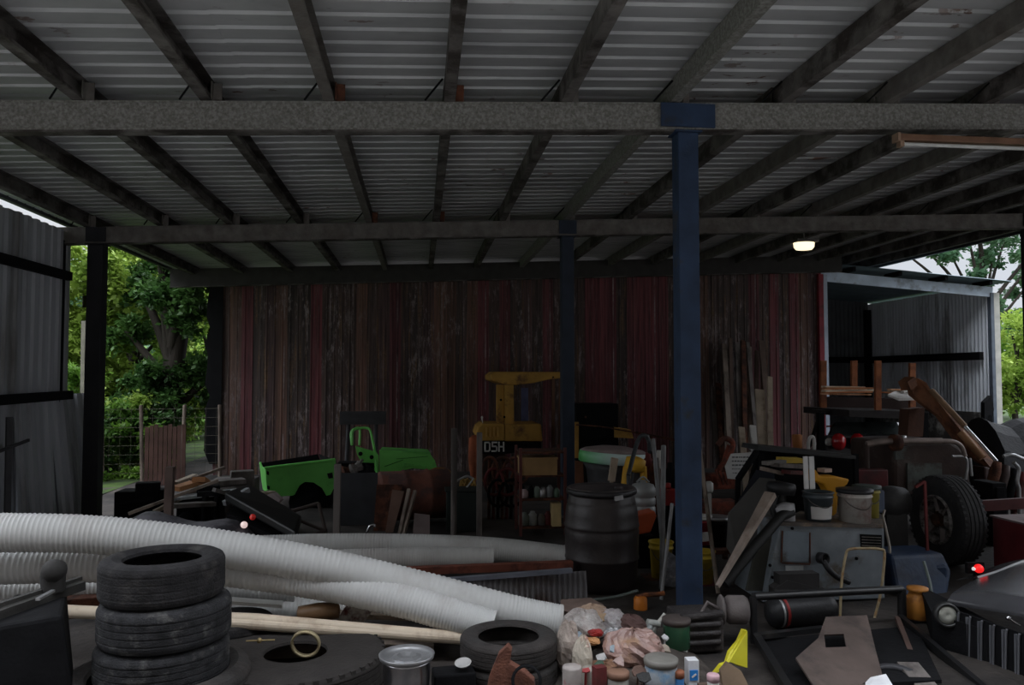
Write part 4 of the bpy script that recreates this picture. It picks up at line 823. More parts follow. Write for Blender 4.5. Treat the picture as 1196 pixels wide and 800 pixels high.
b = B(); p = W(741, 545, 7.7); b.lathe([(.05,.10),(.10,.08),(.105,-.02),(.06,-.05)], p, V((.2,-.1,1)), 16); b.tube([p+V((-.07,0,0)), p+V((-.10,0,-.22))], .045, 10); b.tube([p+V((.09,0,.0)), p+V((.10,0,-.22))], .035, 10); sup(p.x, 7.8, p.z-.225, .24, 'dark crate under the yellow tool', .2); single(b, 'yellow_power_tool', M('warm yellow tool', (.75,.42,.04), .5, 0, .15, 6, .05), 'bright yellow tool with two legs under the green basin', 'tool')
b = B(); p = W(722, 548, 7.75); b.bar(W(718,535,7.75), W(714,562,7.7), .07, .03, up=V((0,1,0))); b.tube([W(714,562,7.7), V((W(714,562,7.7).x,7.7,0))], .02, 6); single(b, 'wooden_tool', wood_pale, 'short pale wooden handle left of the yellow tool', 'handle')
b = B(); b.prism([W(672,538,9.0), W(681,540,9.0), W(682,565,9.0), W(672,565,9.0)], (0,.04,0)); b.bar(W(677,565,9.0), V((W(677,565,9.0).x,9.0,0)), .06, .03, up=V((0,1,0))); single(b, 'terracotta_board', M('terracotta board', (.26,.11,.06), .85), 'terracotta coloured board right of the navy post', 'board')
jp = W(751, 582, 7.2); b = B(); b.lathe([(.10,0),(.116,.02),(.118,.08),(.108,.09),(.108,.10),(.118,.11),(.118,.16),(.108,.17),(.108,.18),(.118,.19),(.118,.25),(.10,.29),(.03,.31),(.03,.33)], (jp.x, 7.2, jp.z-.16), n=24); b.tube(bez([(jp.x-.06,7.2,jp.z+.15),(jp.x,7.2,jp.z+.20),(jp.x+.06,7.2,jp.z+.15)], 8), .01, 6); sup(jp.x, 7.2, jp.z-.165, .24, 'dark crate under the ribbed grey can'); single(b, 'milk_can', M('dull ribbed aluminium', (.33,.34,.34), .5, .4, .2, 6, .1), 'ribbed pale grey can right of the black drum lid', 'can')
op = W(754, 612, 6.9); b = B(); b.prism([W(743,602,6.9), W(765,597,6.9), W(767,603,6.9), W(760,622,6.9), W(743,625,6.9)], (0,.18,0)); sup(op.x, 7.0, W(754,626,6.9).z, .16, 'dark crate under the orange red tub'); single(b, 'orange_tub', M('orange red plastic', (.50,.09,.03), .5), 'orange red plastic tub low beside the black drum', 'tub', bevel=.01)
def bucket(label, px, pytop, pybot, Y, rt, rb, m, group=None, handle=True, band=None, zbase=None, fill=None, lid=None):
    tp = W(px, pytop, Y); bt = W(px, pybot, Y); z0 = bt.z if zbase is None else zbase; h_ = tp.z-z0
    t = thing('bucket', label, 'bucket', (tp.x, Y, z0), group); p = V((tp.x, Y, z0))
    q = B(); q.lathe([(rb,0),(rb+(rt-rb)*.8,h_*.8),(rt+.006,h_*.81),(rt+.006,h_*.85),(rt,h_*.86),(rt+.003,h_*.96),(rt+.01,h_*.97),(rt+.01,h_),(rt-.008,h_),(rb-.005,.01),(0,.01)], p, n=28); q.build('pail', m, t)
    if handle:
        q = B(); q.tube(bez([p+V((-rt,0,h_*.9)), p+V((-rt*.7,-rt*.7,h_*.62)), p+V((0,-rt*1.05,h_*.5)), p+V((rt*.7,-rt*.7,h_*.62)), p+V((rt,0,h_*.9))], 16), .004, 6); q.build('handle', steel_grimy, t)
    if band:
        q = B(); a0_ = -math.pi*.98; 
        r1 = rb+(rt-rb)*band[0]+.002; r2 = rb+(rt-rb)*band[1]+.002
        q.lathe([(r1,h_*band[0]),(r2,h_*band[1])], p, n=20, a0=band[3], a1=band[4]); q.build('paper_label', band[2], t)
    if fill:
        q = B(); q.lathe([(0,h_*.93),(rt*.9,h_*.9)], p, n=20); q.build('contents', fill, t)
    if lid:
        q = B(); q.lathe([(rt+.014,h_-.02),(rt+.014,h_+.008),(rt*.8,h_+.012),(0,h_+.010),(0,h_-.0)], p, n=28); q.build('lid', lid, t)
    return t
bucket('yellow bucket with pale rim left of the bright blue post', 772, 632, 675, 6.6, .10, .082, M('bright yellow bucket', (.80,.58,.06), .5, 0, .15, 6, .05, (.4,.27,.05), .25), lid=None)
b = B(); p = W(772,677,6.6); b.box((p.x, 6.62, p.z/2), (.30,.26,p.z)); single(b, 'brick_pile', rust, 'rusty block carrying the left yellow bucket', 'block', bevel=.01)
bucket('yellow bucket with rusty stain right of the bright blue post', 819, 643, 682, 6.4, .11, .09, MC['bright yellow bucket'])
b = B(); p = W(819,683,6.4); b.box((p.x, 6.42, p.z/2), (.26,.24,p.z)); single(b, 'paint_box', maroon_m, 'maroon box carrying the right yellow bucket', 'box', bevel=.01)
bucket('red and white paint tin right of the blue post', 817, 603, 635, 7.0, .10, .095, M('red white tin', (.35,.03,.04), .5), band=(.15,.5,white_m,-3.1,3.1), lid=white_m, handle=False)
bucket('black tin next to the red and white paint tin', 838, 604, 638, 7.0, .105, .09, black_m, lid=alu, handle=False)
t = thing('work_bench', 'rusty low bench carrying tins behind the leaning plank', 'bench', (W(828,640,7.0).x, 7.0, 0)); p = V(t['_b']); zt = W(828,637,7.0).z
q = B(); q.box(p+V((0,0,zt-.02)), (.5,.4,.035)); q.build('bench_top', rust, t)
for sx in (-1,1):
    for sy in (-1,1): q = B(); q.box(p+V((sx*.22,sy*.17,zt/2-.02)), (.04,.04,zt-.04)); q.build('leg', rust, t)
b = B(); p = W(782, 668, 6.3); b.prism([p+V((-.05,0,-.10)), p+V((.07,0,-.14)), p+V((.09,0,.10)), p+V((.0,0,.16)), p+V((-.05,0,.06))], (.0,.06,.0)); b.box((p.x+.02,6.34,(p.z-.1)/2), (.1,.06,p.z-.1)); single(b, 'plastic_bag', M('grey blotchy plastic bag', (.22,.23,.26), .4, 0, .5, 20, .5, (.5,.5,.52), .3), 'grey blotchy plastic bag against the bright blue post', 'bag', jitter=.008)
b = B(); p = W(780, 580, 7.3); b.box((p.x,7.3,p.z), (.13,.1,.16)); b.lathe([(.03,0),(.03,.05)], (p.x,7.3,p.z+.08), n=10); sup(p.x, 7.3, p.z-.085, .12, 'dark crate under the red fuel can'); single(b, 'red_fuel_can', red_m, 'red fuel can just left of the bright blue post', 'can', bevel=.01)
# pipes leaning between drum and blue post
def pole(label, x0, y0, Y0_, x1, Y1_, r, m, y1=None, name='leaning_pole', cat='pole', group='poles leaning around the blue post'):
    b = B(); a = W(x0, y0, Y0_); c_ = V((W(x1, 440, Y1_).x, Y1_, 0.01)) if y1 is None else W(x1, y1, Y1_)
    b.tube([c_, c_*.5+a*.5, a], r, 10); single(b, name, m, label, cat, group)
pg = M('grey steel tube', (.20,.20,.205), .5, .3, .25, 8, .1)
pole('thick grey tube left of the blue post, slightly leaning', 775, 521, 6.9, 771, 6.2, .022, pg)
pole('second grey tube crossing low to the drum foot', 763, 513, 7.1, 775, 6.4, .017, pg)
pole('short tube leaning right up to the blue post', 785, 588, 6.1, 770, 5.9, .015, pg)
pole('dark thin rod standing left of the grey tubes', 757, 508, 8.2, 760, 7.8, .014, steel_grimy)
pole('slim grey tube with a broad tip right of the blue post', 816, 516, 6.8, 836, 6.0, .018, wood)
pole('thin dark tube near the milk can', 768, 535, 7.6, 778, 7.0, .012, steel_grimy)
b = B(); b.tube(bez([W(734,555,7.4), W(739,535,7.5), W(744,518,7.6), W(748,510,7.6), W(754,509,7.6), W(758,516,7.6), W(759,528,7.5)], 24), .022, 10); b.tube([W(734,555,7.4), V((W(732,570,7.4).x,7.3,0))], .02, 8); single(b, 'bent_pipe', M('dark bent tube', (.05,.055,.06), .5, .2), 'dark pipe bent like a walking stick in front of the basin', 'pipe')
b = B(); b.bar(W(742,505,12.6), W(790,514,12.6), .05, .04); b.bar(W(760,508,12.6), V((W(760,508,12.6).x,12.6,0)), .04,.04, up=V((0,1,0))); single(b, 'iron_rail', rust, 'rusty horizontal rail before the red wall left of the blue post', 'rail')
# small clutter between poles
for k, (px_, py_, Y, m_, lb) in enumerate([(757,548,7.9,maroon_m,'maroon bottle behind the milk can'),(765,557,7.8,rust,'rusty canister behind the milk can'),(770,545,8.0,white_pl,'white canister top between the tubes'),(783,560,7.6,black_m,'black canister beside the blue post')]):
    b = B(); p = W(px_,py_,Y); b.lathe([(.05,0),(.06,.02),(.06,.18),(.03,.22),(.025,.27)], (p.x,Y,p.z-.1), n=14); b.box((p.x,Y,(p.z-.1)/2), (.09,.09,p.z-.1)); single(b, 'oil_canister', m_, lb, 'canister')
# floor level between drum and post
t = thing('orange_lamp', 'orange inspection lamp with bent arm below the black drum', 'lamp', (W(748,720,5.7).x, 5.7, 0)); p = W(748, 707, 5.7)
q = B(); q.lathe([(.03,-.13),(.045,-.10),(.052,-.06),(.050,.05),(.035,.07)], p, n=16); q.build('lamp_body', M('orange translucent plastic', (.55,.17,.02), .4), t)
q = B(); q.tube(bez([p+V((-.03,0,.06)), p+V((.04,0,.075)), p+V((.12,.02,.07)), p+V((.19,.03,.075))], 12), .018, 8); q.build('lamp_arm', rust_or, t)
q = B(); q.lathe([(.05,0),(.05,.02)], (p.x,5.7,0), n=14); q.tube([(p.x,5.7,0),(p.x,5.7,max(.03,p.z-.12))], .015, 8); q.build('lamp_foot', black_m, t)
b = B(); b.tube(bez([W(660,712,5.5), W(690,702,5.6), W(720,697,5.7), W(745,690,5.7)], 20), .012, 6); single(b, 'hose', M('grey green hose', (.10,.12,.11), .6), 'thin grey green hose curving under the black drum', 'hose')
b = B(); b.prism([W(655,700,5.4), W(690,698,5.5), W(705,706,5.4), W(702,716,5.3), W(668,716,5.2), W(655,712,5.2)], (0,.02,-.03)); single(b, 'cardboard_sheet', M('brown wet cardboard', (.17,.12,.10), .9, 0, .3, 6, .2), 'brown cardboard sheet right of the white pipe end', 'cardboard')

# ---- litter heap centre right
LB = 4.35
def heap(name, label, cat, px, py, Y, sx, sy, sz, m, seed, rot=0, n=26):
    rn = random.Random(seed); q = B(); c_ = W(px, py, Y); vs = []; fs = []; K = n; J = 14
    for j in range(J+1):
        ph = math.pi*j/J
        for i in range(K):
            a = 2*math.pi*i/K; rr_ = 1+rn.uniform(-.09,.09)+.10*math.sin(3*a+seed)*math.sin(2*ph+seed)
            vs.append(c_+V((sx*math.sin(ph)*math.cos(a)*rr_, sy*math.sin(ph)*math.sin(a)*rr_, sz*math.cos(ph)*rr_)))
    for j in range(J):
        for i in range(K): fs.append((j*K+i, j*K+(i+1) % K, (j+1)*K+(i+1) % K, (j+1)*K+i))
    q.add(vs, fs); o = q.build(name, m); return tag(o, label, cat)
mound = M('grey rubbish mound', (.07,.058,.05), .9, 0, .5, 8, .5)
b = B(); cxm = W(730, 770, 4.5).x
g = []
for j in range(11):
    for i in range(15): x_ = cxm+(i-7)*.075; y_ = 4.05+j*.13; hgt = .17*math.exp(-((i-6.5)/5.0)**2)*math.sin(math.pi*min(1, max(0, j/10)))**.7; g.append((x_, y_, max(0, hgt)+random.uniform(-.012,.012) if 0 < j < 10 and 0 < i < 14 else -.01))
b.add(g, [(j*15+i, j*15+i+1, (j+1)*15+i+1, (j+1)*15+i) for j in range(10) for i in range(14)], 0, False)
o = b.build('rubbish_mound', mound); tag(o, 'mound of crumpled grey rubbish right of the middle tyres', 'rubbish'); o['kind'] = 'stuff'
heap('plastic_bag', 'pale crumpled plastic bag at the top left of the litter heap', 'bag', 680, 733, 4.6, .13, .12, .10, M('cloudy plastic', (.34,.30,.28), .4, 0, .3, 14, .6, (.46,.43,.41), .35, spec=.5), 1)
heap('paper_bag', 'brown paper bag on the ridge of the litter heap', 'bag', 692, 718, 4.8, .11, .1, .06, M('brown paper', (.30,.21,.15), .9, 0, .3, 10, .4), 2)
heap('plastic_bag', 'grey translucent bag draped behind the pale crumpled bag', 'bag', 712, 730, 4.75, .12, .12, .09, M('greyish film', (.30,.27,.27), .35, 0, .3, 12, .6, (.45,.43,.43), .4, spec=.6), 3)
heap('food_bag', 'beige food sack slumped on the left of the litter heap', 'bag', 664, 757, 4.4, .07, .10, .14, M('beige sack', (.36,.30,.26), .8, 0, .3, 8, .4), 4)
heap('food_bag', 'tall cream milk sachet standing below the crumpled bags', 'bag', 681, 772, 4.25, .055, .05, .13, M('cream sachet', (.52,.46,.38), .6, 0, .2, 8, .3, (.35,.05,.05), .15), 5)
heap('bread_bag', 'clear bag holding pinkish brown contents, largest in the litter heap', 'bag', 740, 759, 4.40, .17, .13, .115, M('pinkish brown in film', (.34,.21,.18), .25, 0, .3, 9, .4, (.44,.27,.17), .35, spec=.8), 6)
heap('crumpled_foil', 'silver foil crumpled above the clear brown bag', 'foil', 716, 741, 4.5, .055, .05, .035, M('foil', (.55,.55,.56), .25, .7, .3, 20, .5), 7)
heap('dark_rag', 'dark maroon rag behind the clear brown bag', 'rag', 736, 730, 4.7, .10, .08, .06, M('dark maroon cloth', (.09,.05,.045), .9, 0, .3, 10, .4), 8)
heap('red_wrapper', 'red wrapper on the crumpled pale bag', 'wrapper', 696, 739, 4.47, .045, .03, .02, red_m, 9)
heap('orange_wrapper', 'orange wrapper below the red wrapper', 'wrapper', 690, 749, 4.42, .055, .04, .02, M('orange foil', (.48,.24,.10), .5), 10)
heap('blue_wrapper', 'blue tinted film left of the red wrapper', 'wrapper', 674, 744, 4.4, .035, .03, .03, M('bluish film', (.30,.36,.42), .4), 11)
heap('brown_lump', 'brown earthy lump beneath the clear bag', 'clod', 706, 783, 4.25, .10, .09, .05, M('orange brown lump', (.24,.13,.08), .9, 0, .3, 10, .4), 12)
def can(name, label, px, pytop, r_, h_, Y, m, capm=None, z0=None, band=None, tilt=V((0,0,1)), cat='tin', neck=None):
    tp = W(px, pytop, Y); z0 = tp.z-h_ if z0 is None else z0
    t = thing(name, label, cat, (tp.x, Y, z0)); p = V((tp.x, Y, z0)); q = B()
    pr2 = [(r_*.95,0),(r_,.006),(r_,h_-.008),(r_*.96,h_)] if not neck else [(r_*.95,0),(r_,.008),(r_,h_*.68),(neck,h_*.84),(neck,h_)]
    q.lathe(pr2, p, tilt, 24); q.build('body', m, t)
    if capm: q = B(); q.lathe([((neck or r_)*1.06,0),((neck or r_)*1.08,.03),((neck or r_)*.95,.036),(0,.037)], p+V(tilt).normalized()*h_*.97, tilt, 24); q.build('cap', capm, t)
    if band: q = B(); q.lathe([(r_*1.01,h_*band[0]),(r_*1.01,h_*band[1])], p, tilt, 24); q.build('label_band', band[2], t)
    return t
can('paint_tin', 'wide tin with yellow mark on its lid at the front of the litter', 772, 781, .085, .20, 4.1, M('white blue tin', (.34,.37,.40), .5, 0, .3, 12, .1, (.12,.25,.40), .35), M('dark rim lid', (.20,.19,.17), .5), z0=0.0)
b = B(); p = W(771,777,4.1); b.prism([p+V((-.05,-.02,.0)), p+V((.01,-.05,0)), p+V((.055,-.01,0)), p+V((.0,.04,0))], (0,0,.006)); single(b, 'yellow_leaf', yellow_m, 'flat yellow scrap on the wide tin lid', 'scrap')
can('glass_jar', 'large jar with dark green contents and red edge by the blue post foot', 790, 727, .082, .15, 4.75, M('dark green glass', (.02,.07,.035), .25, 0, .3, 6, .05, (.10,.03,.02), .2, spec=.7), M('dark lid', (.07,.055,.05), .6))
b = B(); jp = W(790, 770, 4.75); b.lathe([(.07,0),(.075,.01),(.075,max(.05,jp.z+.02))], (jp.x,4.77,0), n=20); single(b, 'white_container', white_pl, 'white plastic container beneath the green jar', 'container')
can('spray_bottle', 'blue bottle with brown cap at the front edge of the litter', 793, 790, .026, .17, 4.05, M('blue bottle', (.06,.22,.50), .4), M('brown cap', (.28,.10,.05), .6))
t = thing('milk_carton', 'white carton with a blue square mark at the front of the litter', 'carton', (W(808,790,4.2).x, 4.2, 0)); p = V(t['_b'])
zt = W(808,769,4.2).z
q = B(); q.box((p.x,4.2,zt/2), (.062,.062,zt)); q.build('carton_body', M('clean white carton', (.72,.72,.74), .5), t, bevel=.003)
q = B(); z1 = W(808,783,4.17).z; q.box((p.x,4.167,z1-.025), (.044,.004,.055)); mk = q.build('blue_mark', M('blue print', (.03,.22,.60), .5), t)
q = B(); q.bar((p.x-.012,4.163,z1-.035), (p.x+.012,4.163,z1-.018), .008, .003, up=V((0,1,0))); q.build('white_tick', white_m, mk)
can('white_jar', 'small white jar with pink lid at the bottom edge', 833, 795, .03, .07, 3.95, white_m, M('pinkish lid', (.55,.35,.38), .5))
b = B(); b.box((W(833,795,3.95).x, 3.97, .06), (.12,.10,.12)); single(b, 'brown_carton', M('brown carton', (.12,.08,.06), .9), 'brown carton below the small pink lidded jar', 'carton')
can('milk_bottle', 'white jug with faded red print at the lower left of the litter', 668, 778, .05, .20, 4.05, M('faded red white jug', (.36,.32,.30), .5, 0, .2, 14, .1, (.40,.08,.08), .22), None, cat='jug')
can('cream_tub', 'cream tub wedged behind the white jug', 690, 780, .045, .16, 4.15, M('cream tub', (.36,.33,.29), .5), None, cat='tub')
can('pale_tub', 'pale tub with torn rim at the bottom of the litter', 722, 790, .055, .15, 4.1, M('pale tub', (.33,.32,.29), .5, 0, .2, 10, .1), M('brown film lid', (.22,.12,.08), .7), cat='tub')
b = B(); p = W(700, 792, 3.98); b.box((p.x,p.y,(p.z+.06)/2), (.06,.05,p.z+.06), .3); single(b, 'maroon_box', maroon_m, 'small dark maroon box between the tubs', 'box')
t = thing('white_tap', 'broken white plastic tap pointing up above the green jar', 'tap', W(765, 735, 4.85)); p = W(765,735,4.85)
q = B(); q.tube([p+V((-.02,0,-.09)), p+V((-.01,0,0)), p+V((.01,0,.04))], .018, 10); q.tube([p+V((-.05,0,.045)), p+V((.03,0,.03))], .022, 10); q.build('tap_body', M('dirty white tap', (.48,.49,.46), .5, 0, .3, 10, .2), t)
q = B(); q.tube([p+V((.02,0,.035)), p+V((.07,0,.09))], [.014,.017], 10); q.build('spout', M('pale spout', (.50,.49,.45), .5), t)
b = B(); p = W(752, 745, 4.8); b.lathe([(.04,-.03),(.045,.0),(.02,.05),(.018,.09)], p, V((.5,0,.8)), 16); single(b, 'clear_bottle', M('grey clear plastic', (.30,.32,.32), .2, spec=.8), 'small clear bottle neck left of the white tap', 'bottle')
rnl = random.Random(31)
for k, (cn, cc, px_, py_, Y, s_) in enumerate([('white', (.42,.41,.40), 703,768,4.2,.03),('pale pink', (.40,.29,.27), 722,773,4.15,.035),('silver', (.45,.45,.46), 757,771,4.3,.03),('cream', (.42,.37,.30), 664,733,4.5,.035),('tan', (.32,.22,.13), 705,722,4.7,.04),('grey', (.22,.21,.21), 745,735,4.65,.035),
        ('dark green', (.04,.08,.05), 700,777,4.15,.03),('orange', (.42,.17,.06), 760,779,4.2,.022),('red', (.30,.04,.04), 684,783,4.1,.02),('blue', (.08,.16,.32), 783,783,4.1,.022),('brown', (.14,.08,.06), 745,785,4.1,.04),('bright white', (.55,.55,.56), 777,745,4.6,.022),('dusty pink', (.33,.22,.20), 663,742,4.4,.03),('black', (.02,.02,.02), 752,792,4.0,.035),('pale blue', (.30,.36,.40), 716,758,4.35,.025),('beige', (.36,.30,.24), 776,758,4.5,.035)]):
    b = B(); p = W(px_, py_, Y); a_ = rnl.uniform(0, 3); n_ = V((rnl.uniform(-.4,.4), -.6, .7)).normalized(); _, e1, e2 = basis(n_)
    b.prism([p+(e1*math.cos(a_+q_)*s_*rnl.uniform(.7,1.5)+e2*math.sin(a_+q_)*s_*rnl.uniform(.6,1.1)) for q_ in (0,1.1,2.0,3.1,4.2,5.3)], n_*s_*.35)
    b.tube([p, V((p.x, Y+.03, .0))], .006, 5)
    single(b, 'litter_scrap', M('litter '+cn, cc, .6, 0, .3, 20, .3), cn+' crumpled scrap of packaging in the litter heap', 'scrap', 'small scraps in the litter heap', jitter=.003)
# foot: dark engine right of litter
t = thing('cast_engine', 'greasy dark engine casting at the foot of the blue post', 'engine', (W(828,755,4.85).x, 4.85, 0))
z_ = W(830,722,4.75).z; x0 = W(800,740,4.75).x; x1 = W(848,740,4.75).x
eng = M('greasy dark casting', (.045,.040,.040), .55, .1, .4, 10, .4, (.075,.065,.06), .3)
q = B(); q.box(((x0+x1)/2, 4.95, z_/2-.01), (x1-x0, .35, z_-.02)); q.bar((x0-.02,4.78,z_), (x1,4.78,z_+.02), .06, .04); q.build('block', eng, t, bevel=.015)
q = B()
for k in range(3): q.tube([(x0+.02,4.77,z_*.28+k*.055), (x1-.03,4.77,z_*.30+k*.055)], .02, 8)
q.build('casting_rib', eng, t)
q = B(); p = W(860,712,4.9); q.lathe([(.03,-.08),(.075,-.07),(.09,-.05),(.09,.05),(.075,.07),(.03,.08)], p, V((1,-.15,0)), 22); q.lathe([(.085,-.012),(.10,0),(.085,.012)], p-V((.1,0,0)), V((1,-.15,0)), 22); q.tube([p-V((.1,0,.0)), p-V((.2,.02,-.06)), p-V((.24,.0,.02))], .012, 6); q.build('flywheel', M('dusty grey brown cylinder', (.15,.13,.125), .7, 0, .3, 8, .2), t)
# yellow torn crate piece
b = B(); b.prism([W(834,787,4.3), W(842,777,4.3), W(848,775,4.3), W(852,762,4.35), W(862,750,4.4), W(868,736,4.4), W(873,737,4.4), W(873,780,4.35), W(862,778,4.35), W(852,773,4.3), W(842,784,4.25)], (.0,.03,.0)); single(b, 'yellow_jerry_piece', M('lemon yellow plastic', (.62,.56,.03), .45, 0, .15, 5, .05), 'torn lemon yellow plastic sheet beside the black steel tub', 'plastic')
b = B(); b.prism([W(842,784,4.2), W(850,774,4.25), W(866,784,4.2), W(874,800,4.1), W(845,806,4.1)], (0,.03,0)); single(b, 'brown_board', M('tan brown board', (.14,.095,.06), .9), 'tan board below the lemon yellow plastic', 'board')

# ---- black steel tub / trailer frame
t = thing('steel_tub', 'black steel trailer tub with tubular top rail at lower right', 'trailer', (W(970,760,4.6).x, 4.6, 0))
tb = M('black painted tube', (.014,.014,.015), .35, .1, .3, 6, .05, (.05,.045,.04), .2, spec=.5)
a = W(880,697,4.85); c_ = W(1053,688,5.15); q = B(); q.tube([a, a*.5+c_*.5+V((0,0,.002)), c_], .026, 14); q.tube([a, V((a.x,a.y,0.02))], .024, 12); q.tube([c_, V((c_.x,c_.y,.02))], .03, 12); q.build('top_rail', tb, t)
fl_ = W(898,745,4.75); q = B(); q.bar(W(883,743,4.8), W(962,734,5.0), .05, .03); q.bar(W(884,744,4.8), V((W(925,805,4.0).x, 4.0, .04)), .045, .045); q.build('left_rail', tb, t)
q = B(); q.bar(W(1052,722,5.1), V((W(1150,806,4.05).x, 4.05, W(1150,806,4.05).z)), .035, .05); q.build('right_rail', tb, t)
q = B(); q.bar(W(1048,722,5.1), V((W(1080,805,4.1).x, 4.1, W(1080,805,4.1).z)), .03, .03); q.build('inner_strut', M('brown strut', (.09,.055,.045), .8), t)
q = B(); q.hexa([W(886,790,4.95)*V((1,1,0)), W(1050,790,5.1)*V((1,1,0)), V((W(1050,790,5.1).x,5.13,0)), V((W(886,790,4.95).x,4.98,0)), W(884,748,4.95), W(1050,740,5.1), W(1050,740,5.13), W(884,748,4.98)]); q.build('rear_panel', black_m, t)
q = B(); q.hexa([(W(925,800,4.1).x,4.1,.02),(W(1100,800,4.1).x,4.1,.02),(c_.x,5.0,.02),(a.x+.05,4.85,.02),(W(925,800,4.1).x,4.1,.04),(W(1100,800,4.1).x,4.1,.04),(c_.x,5.0,.04),(a.x+.05,4.85,.04)]); q.build('tub_floor', black_m, t)
t = thing('gas_cylinder', 'dark cylinder with red ringed end lying behind the black rail', 'cylinder', (W(925,718,5.3).x, 5.3, 0)); p = W(900,716,5.15); zc = p.z
q = B(); q.lathe([(.02,-.02),(.085,0),(.10,.04),(.10,.42),(.085,.47),(.02,.49)], p, V((1,.12,0)), 26); q.build('shell', M('dark satin metal', (.022,.022,.024), .45, .1), t)
q = B(); q.lathe([(.075,.075),(.103,.075),(.103,.095),(.075,.095)], p, V((1,.12,0)), 26, closed=True); q.build('red_ring', red_m, t)
q = B(); q.lathe([(.078,.045),(.102,.045),(.102,.058),(.078,.058)], p, V((1,.12,0)), 26, closed=True); q.build('chrome_ring', alu, t)
q = B(); q.box(p+V((.25,.05,-.1-(zc-.1)/2)), (.4,.12,max(.04,zc-.1))); q.build('cradle', black_m, t)
# brown plate with square hole, laid on tub
b = B(); dz = V((0,.05,.0)); P0 = [W(964,722,4.75),W(1012,720,4.8),W(1016,735,4.7),W(1022,760,4.45),W(1030,790,4.2),W(1040,806,4.1),W(952,806,4.0),W(934,778,4.2),W(929,770,4.25),W(955,747,4.5)]
hole = [W(962,743,4.52),W(985,742,4.55),W(988,757,4.42),W(964,758,4.4)]
n_ = V((0,-.45,.9)).normalized()*.012
def ringfill(out, inn, t_):
    bm = bmesh.new(); vo = [bm.verts.new(p_) for p_ in out]; vi = [bm.verts.new(p_) for p_ in inn]
    es = [bm.edges.new((vo[i], vo[(i+1) % len(vo)])) for i in range(len(vo))]+[bm.edges.new((vi[i], vi[(i+1) % len(vi)])) for i in range(len(vi))]
    bmesh.ops.triangle_fill(bm, edges=es, use_beauty=True)
    r_ = bmesh.ops.extrude_face_region(bm, geom=bm.faces[:]); bmesh.ops.translate(bm, verts=[g_ for g_ in r_['geom'] if isinstance(g_, bmesh.types.BMVert)], vec=t_)
    bm.verts.index_update(); q = B(); q.add([v_.co.copy() for v_ in bm.verts], [tuple(v_.index for v_ in f_.verts) for f_ in bm.faces]); bm.free(); return q
q = ringfill(P0, hole, n_); single(q, 'steel_plate', M('brown dusty steel plate', (.095,.072,.063), .8, 0, .3, 4, .2, (.06,.048,.044), .4, spec=.15), 'brown steel plate with a square hole lying in the black tub', 'plate')
b = B(); p = W(1030,800,3.95); b.prism([W(1012,800,4.0), W(1018,794,4.02), W(1036,790,4.05), W(1044,803,3.95), W(1040,812,3.9), W(1012,812,3.9)], (0,.01,.01)); single(b, 'white_paper', M('white card with red edge', (.68,.68,.70), .5), 'white card corner in the tub at the bottom edge', 'card')
b = B(); p = W(1040,805,4.15); b.lathe([(.16,-.02),(.19,-.01),(.20,.01),(.17,.02)], p+V((.03,0,-.03)), V((-.3,-.5,.9)), 26, closed=True); single(b, 'steel_hoop', M('blackish hoop', (.05,.05,.055), .5, .2), 'dark curved hoop right of the white card', 'hoop')
b = B(); b.bar(W(1060,775,4.3), V((W(1090,800,4.0).x,4.0,.0)), .12, .02); single(b, 'grey_strip', grey_tim, 'pale grey strip inside the tub right side', 'strip')
b = B(); b.bar(W(935,694,5.35), W(905,694,5.3), .05, .05); b.prism([W(905,688,5.4), W(920,678,5.4), W(945,684,5.4), W(968,690,5.4), W(968,700,5.4), W(905,700,5.4)], (0,.1,0)); b.box((W(935,694,5.4).x,5.46,.15),(.3,.1,.3)); single(b, 'black_cloth', M('black crumpled cloth', (.03,.028,.028), .9), 'black crumpled cloth on the rail below the grey cabinet', 'cloth')

# ---- grey cabinet
cY = 5.75; t = thing('grey_cabinet', 'chipped blue grey steel cabinet under the plastic buckets', 'cabinet', (W(960,690,cY).x, cY, 0))
f = [W(891,700,cY), W(1034,700,cY), W(1033,614,cY), W(912,612,cY)]; f[0].z = 0; f[1].z = 0
q = B(); q.prism(f, (0,.55,0)); q.build('body', grey_cab, t, bevel=.012)
q = B(); q.prism([W(908,614,cY-.03), W(1032,617,cY-.03), W(1030,604,cY+.55), W(935,600,cY+.55)], (0,0,.025)); q.build('worktop', M('stained cabinet top', (.10,.085,.075), .8, 0, .4, 8, .3, (.28,.20,.14), .35), t)
q = B(); q.prism([W(915,620,cY-.02), W(945,622,cY-.02), W(944,657,cY-.02), W(914,656,cY-.02)], (0,.02,0)); dd = q.build('hatch_door', M('blue grey hatch', (.20,.24,.28), .5, .1, .25, 6, .1, (.10,.09,.08), .3), t, bevel=.004)
q = B()
for (a_, b_) in (((914,620),(912.5,657)), ((946,622),(946,658)), ((913,657.5),(946,659))): q.bar(W(*a_,cY-.012), W(*b_,cY-.012), .008, .008, up=V((0,1,0)))
q.build('door_gap', rust, dd)
q = B(); q.prism([W(918,661,cY-.014), W(938.5,661,cY-.014), W(938,679,cY-.014), W(917.5,679,cY-.014)], (0,.01,0)); q.build('data_plate', M('worn pale plate', (.42,.44,.45), .5, .1, .25, 16, .05), t)
q = B(); q.prism([W(1005,624,cY-.012), W(1030,625,cY-.012), W(1030,640,cY-.012), W(1006,639,cY-.012)], (0,.01,0)); gr = q.build('vent_grille', black_m, t)
q = B()
for k in range(4): q.bar(W(1006.5,627+k*3.3,cY-.02), W(1029,628+k*3.3,cY-.02), .004, .006)
q.build('grille_slat', steel_grimy, gr)
q = B()
for (x_, y_) in ((902,674),(925,617),(899,660),(1000,652)): q.lathe([(.012,0),(.012,.01)], W(x_,y_,cY-.002), V((0,-1,0)), 10)
q.build('bolt', black_m, t)
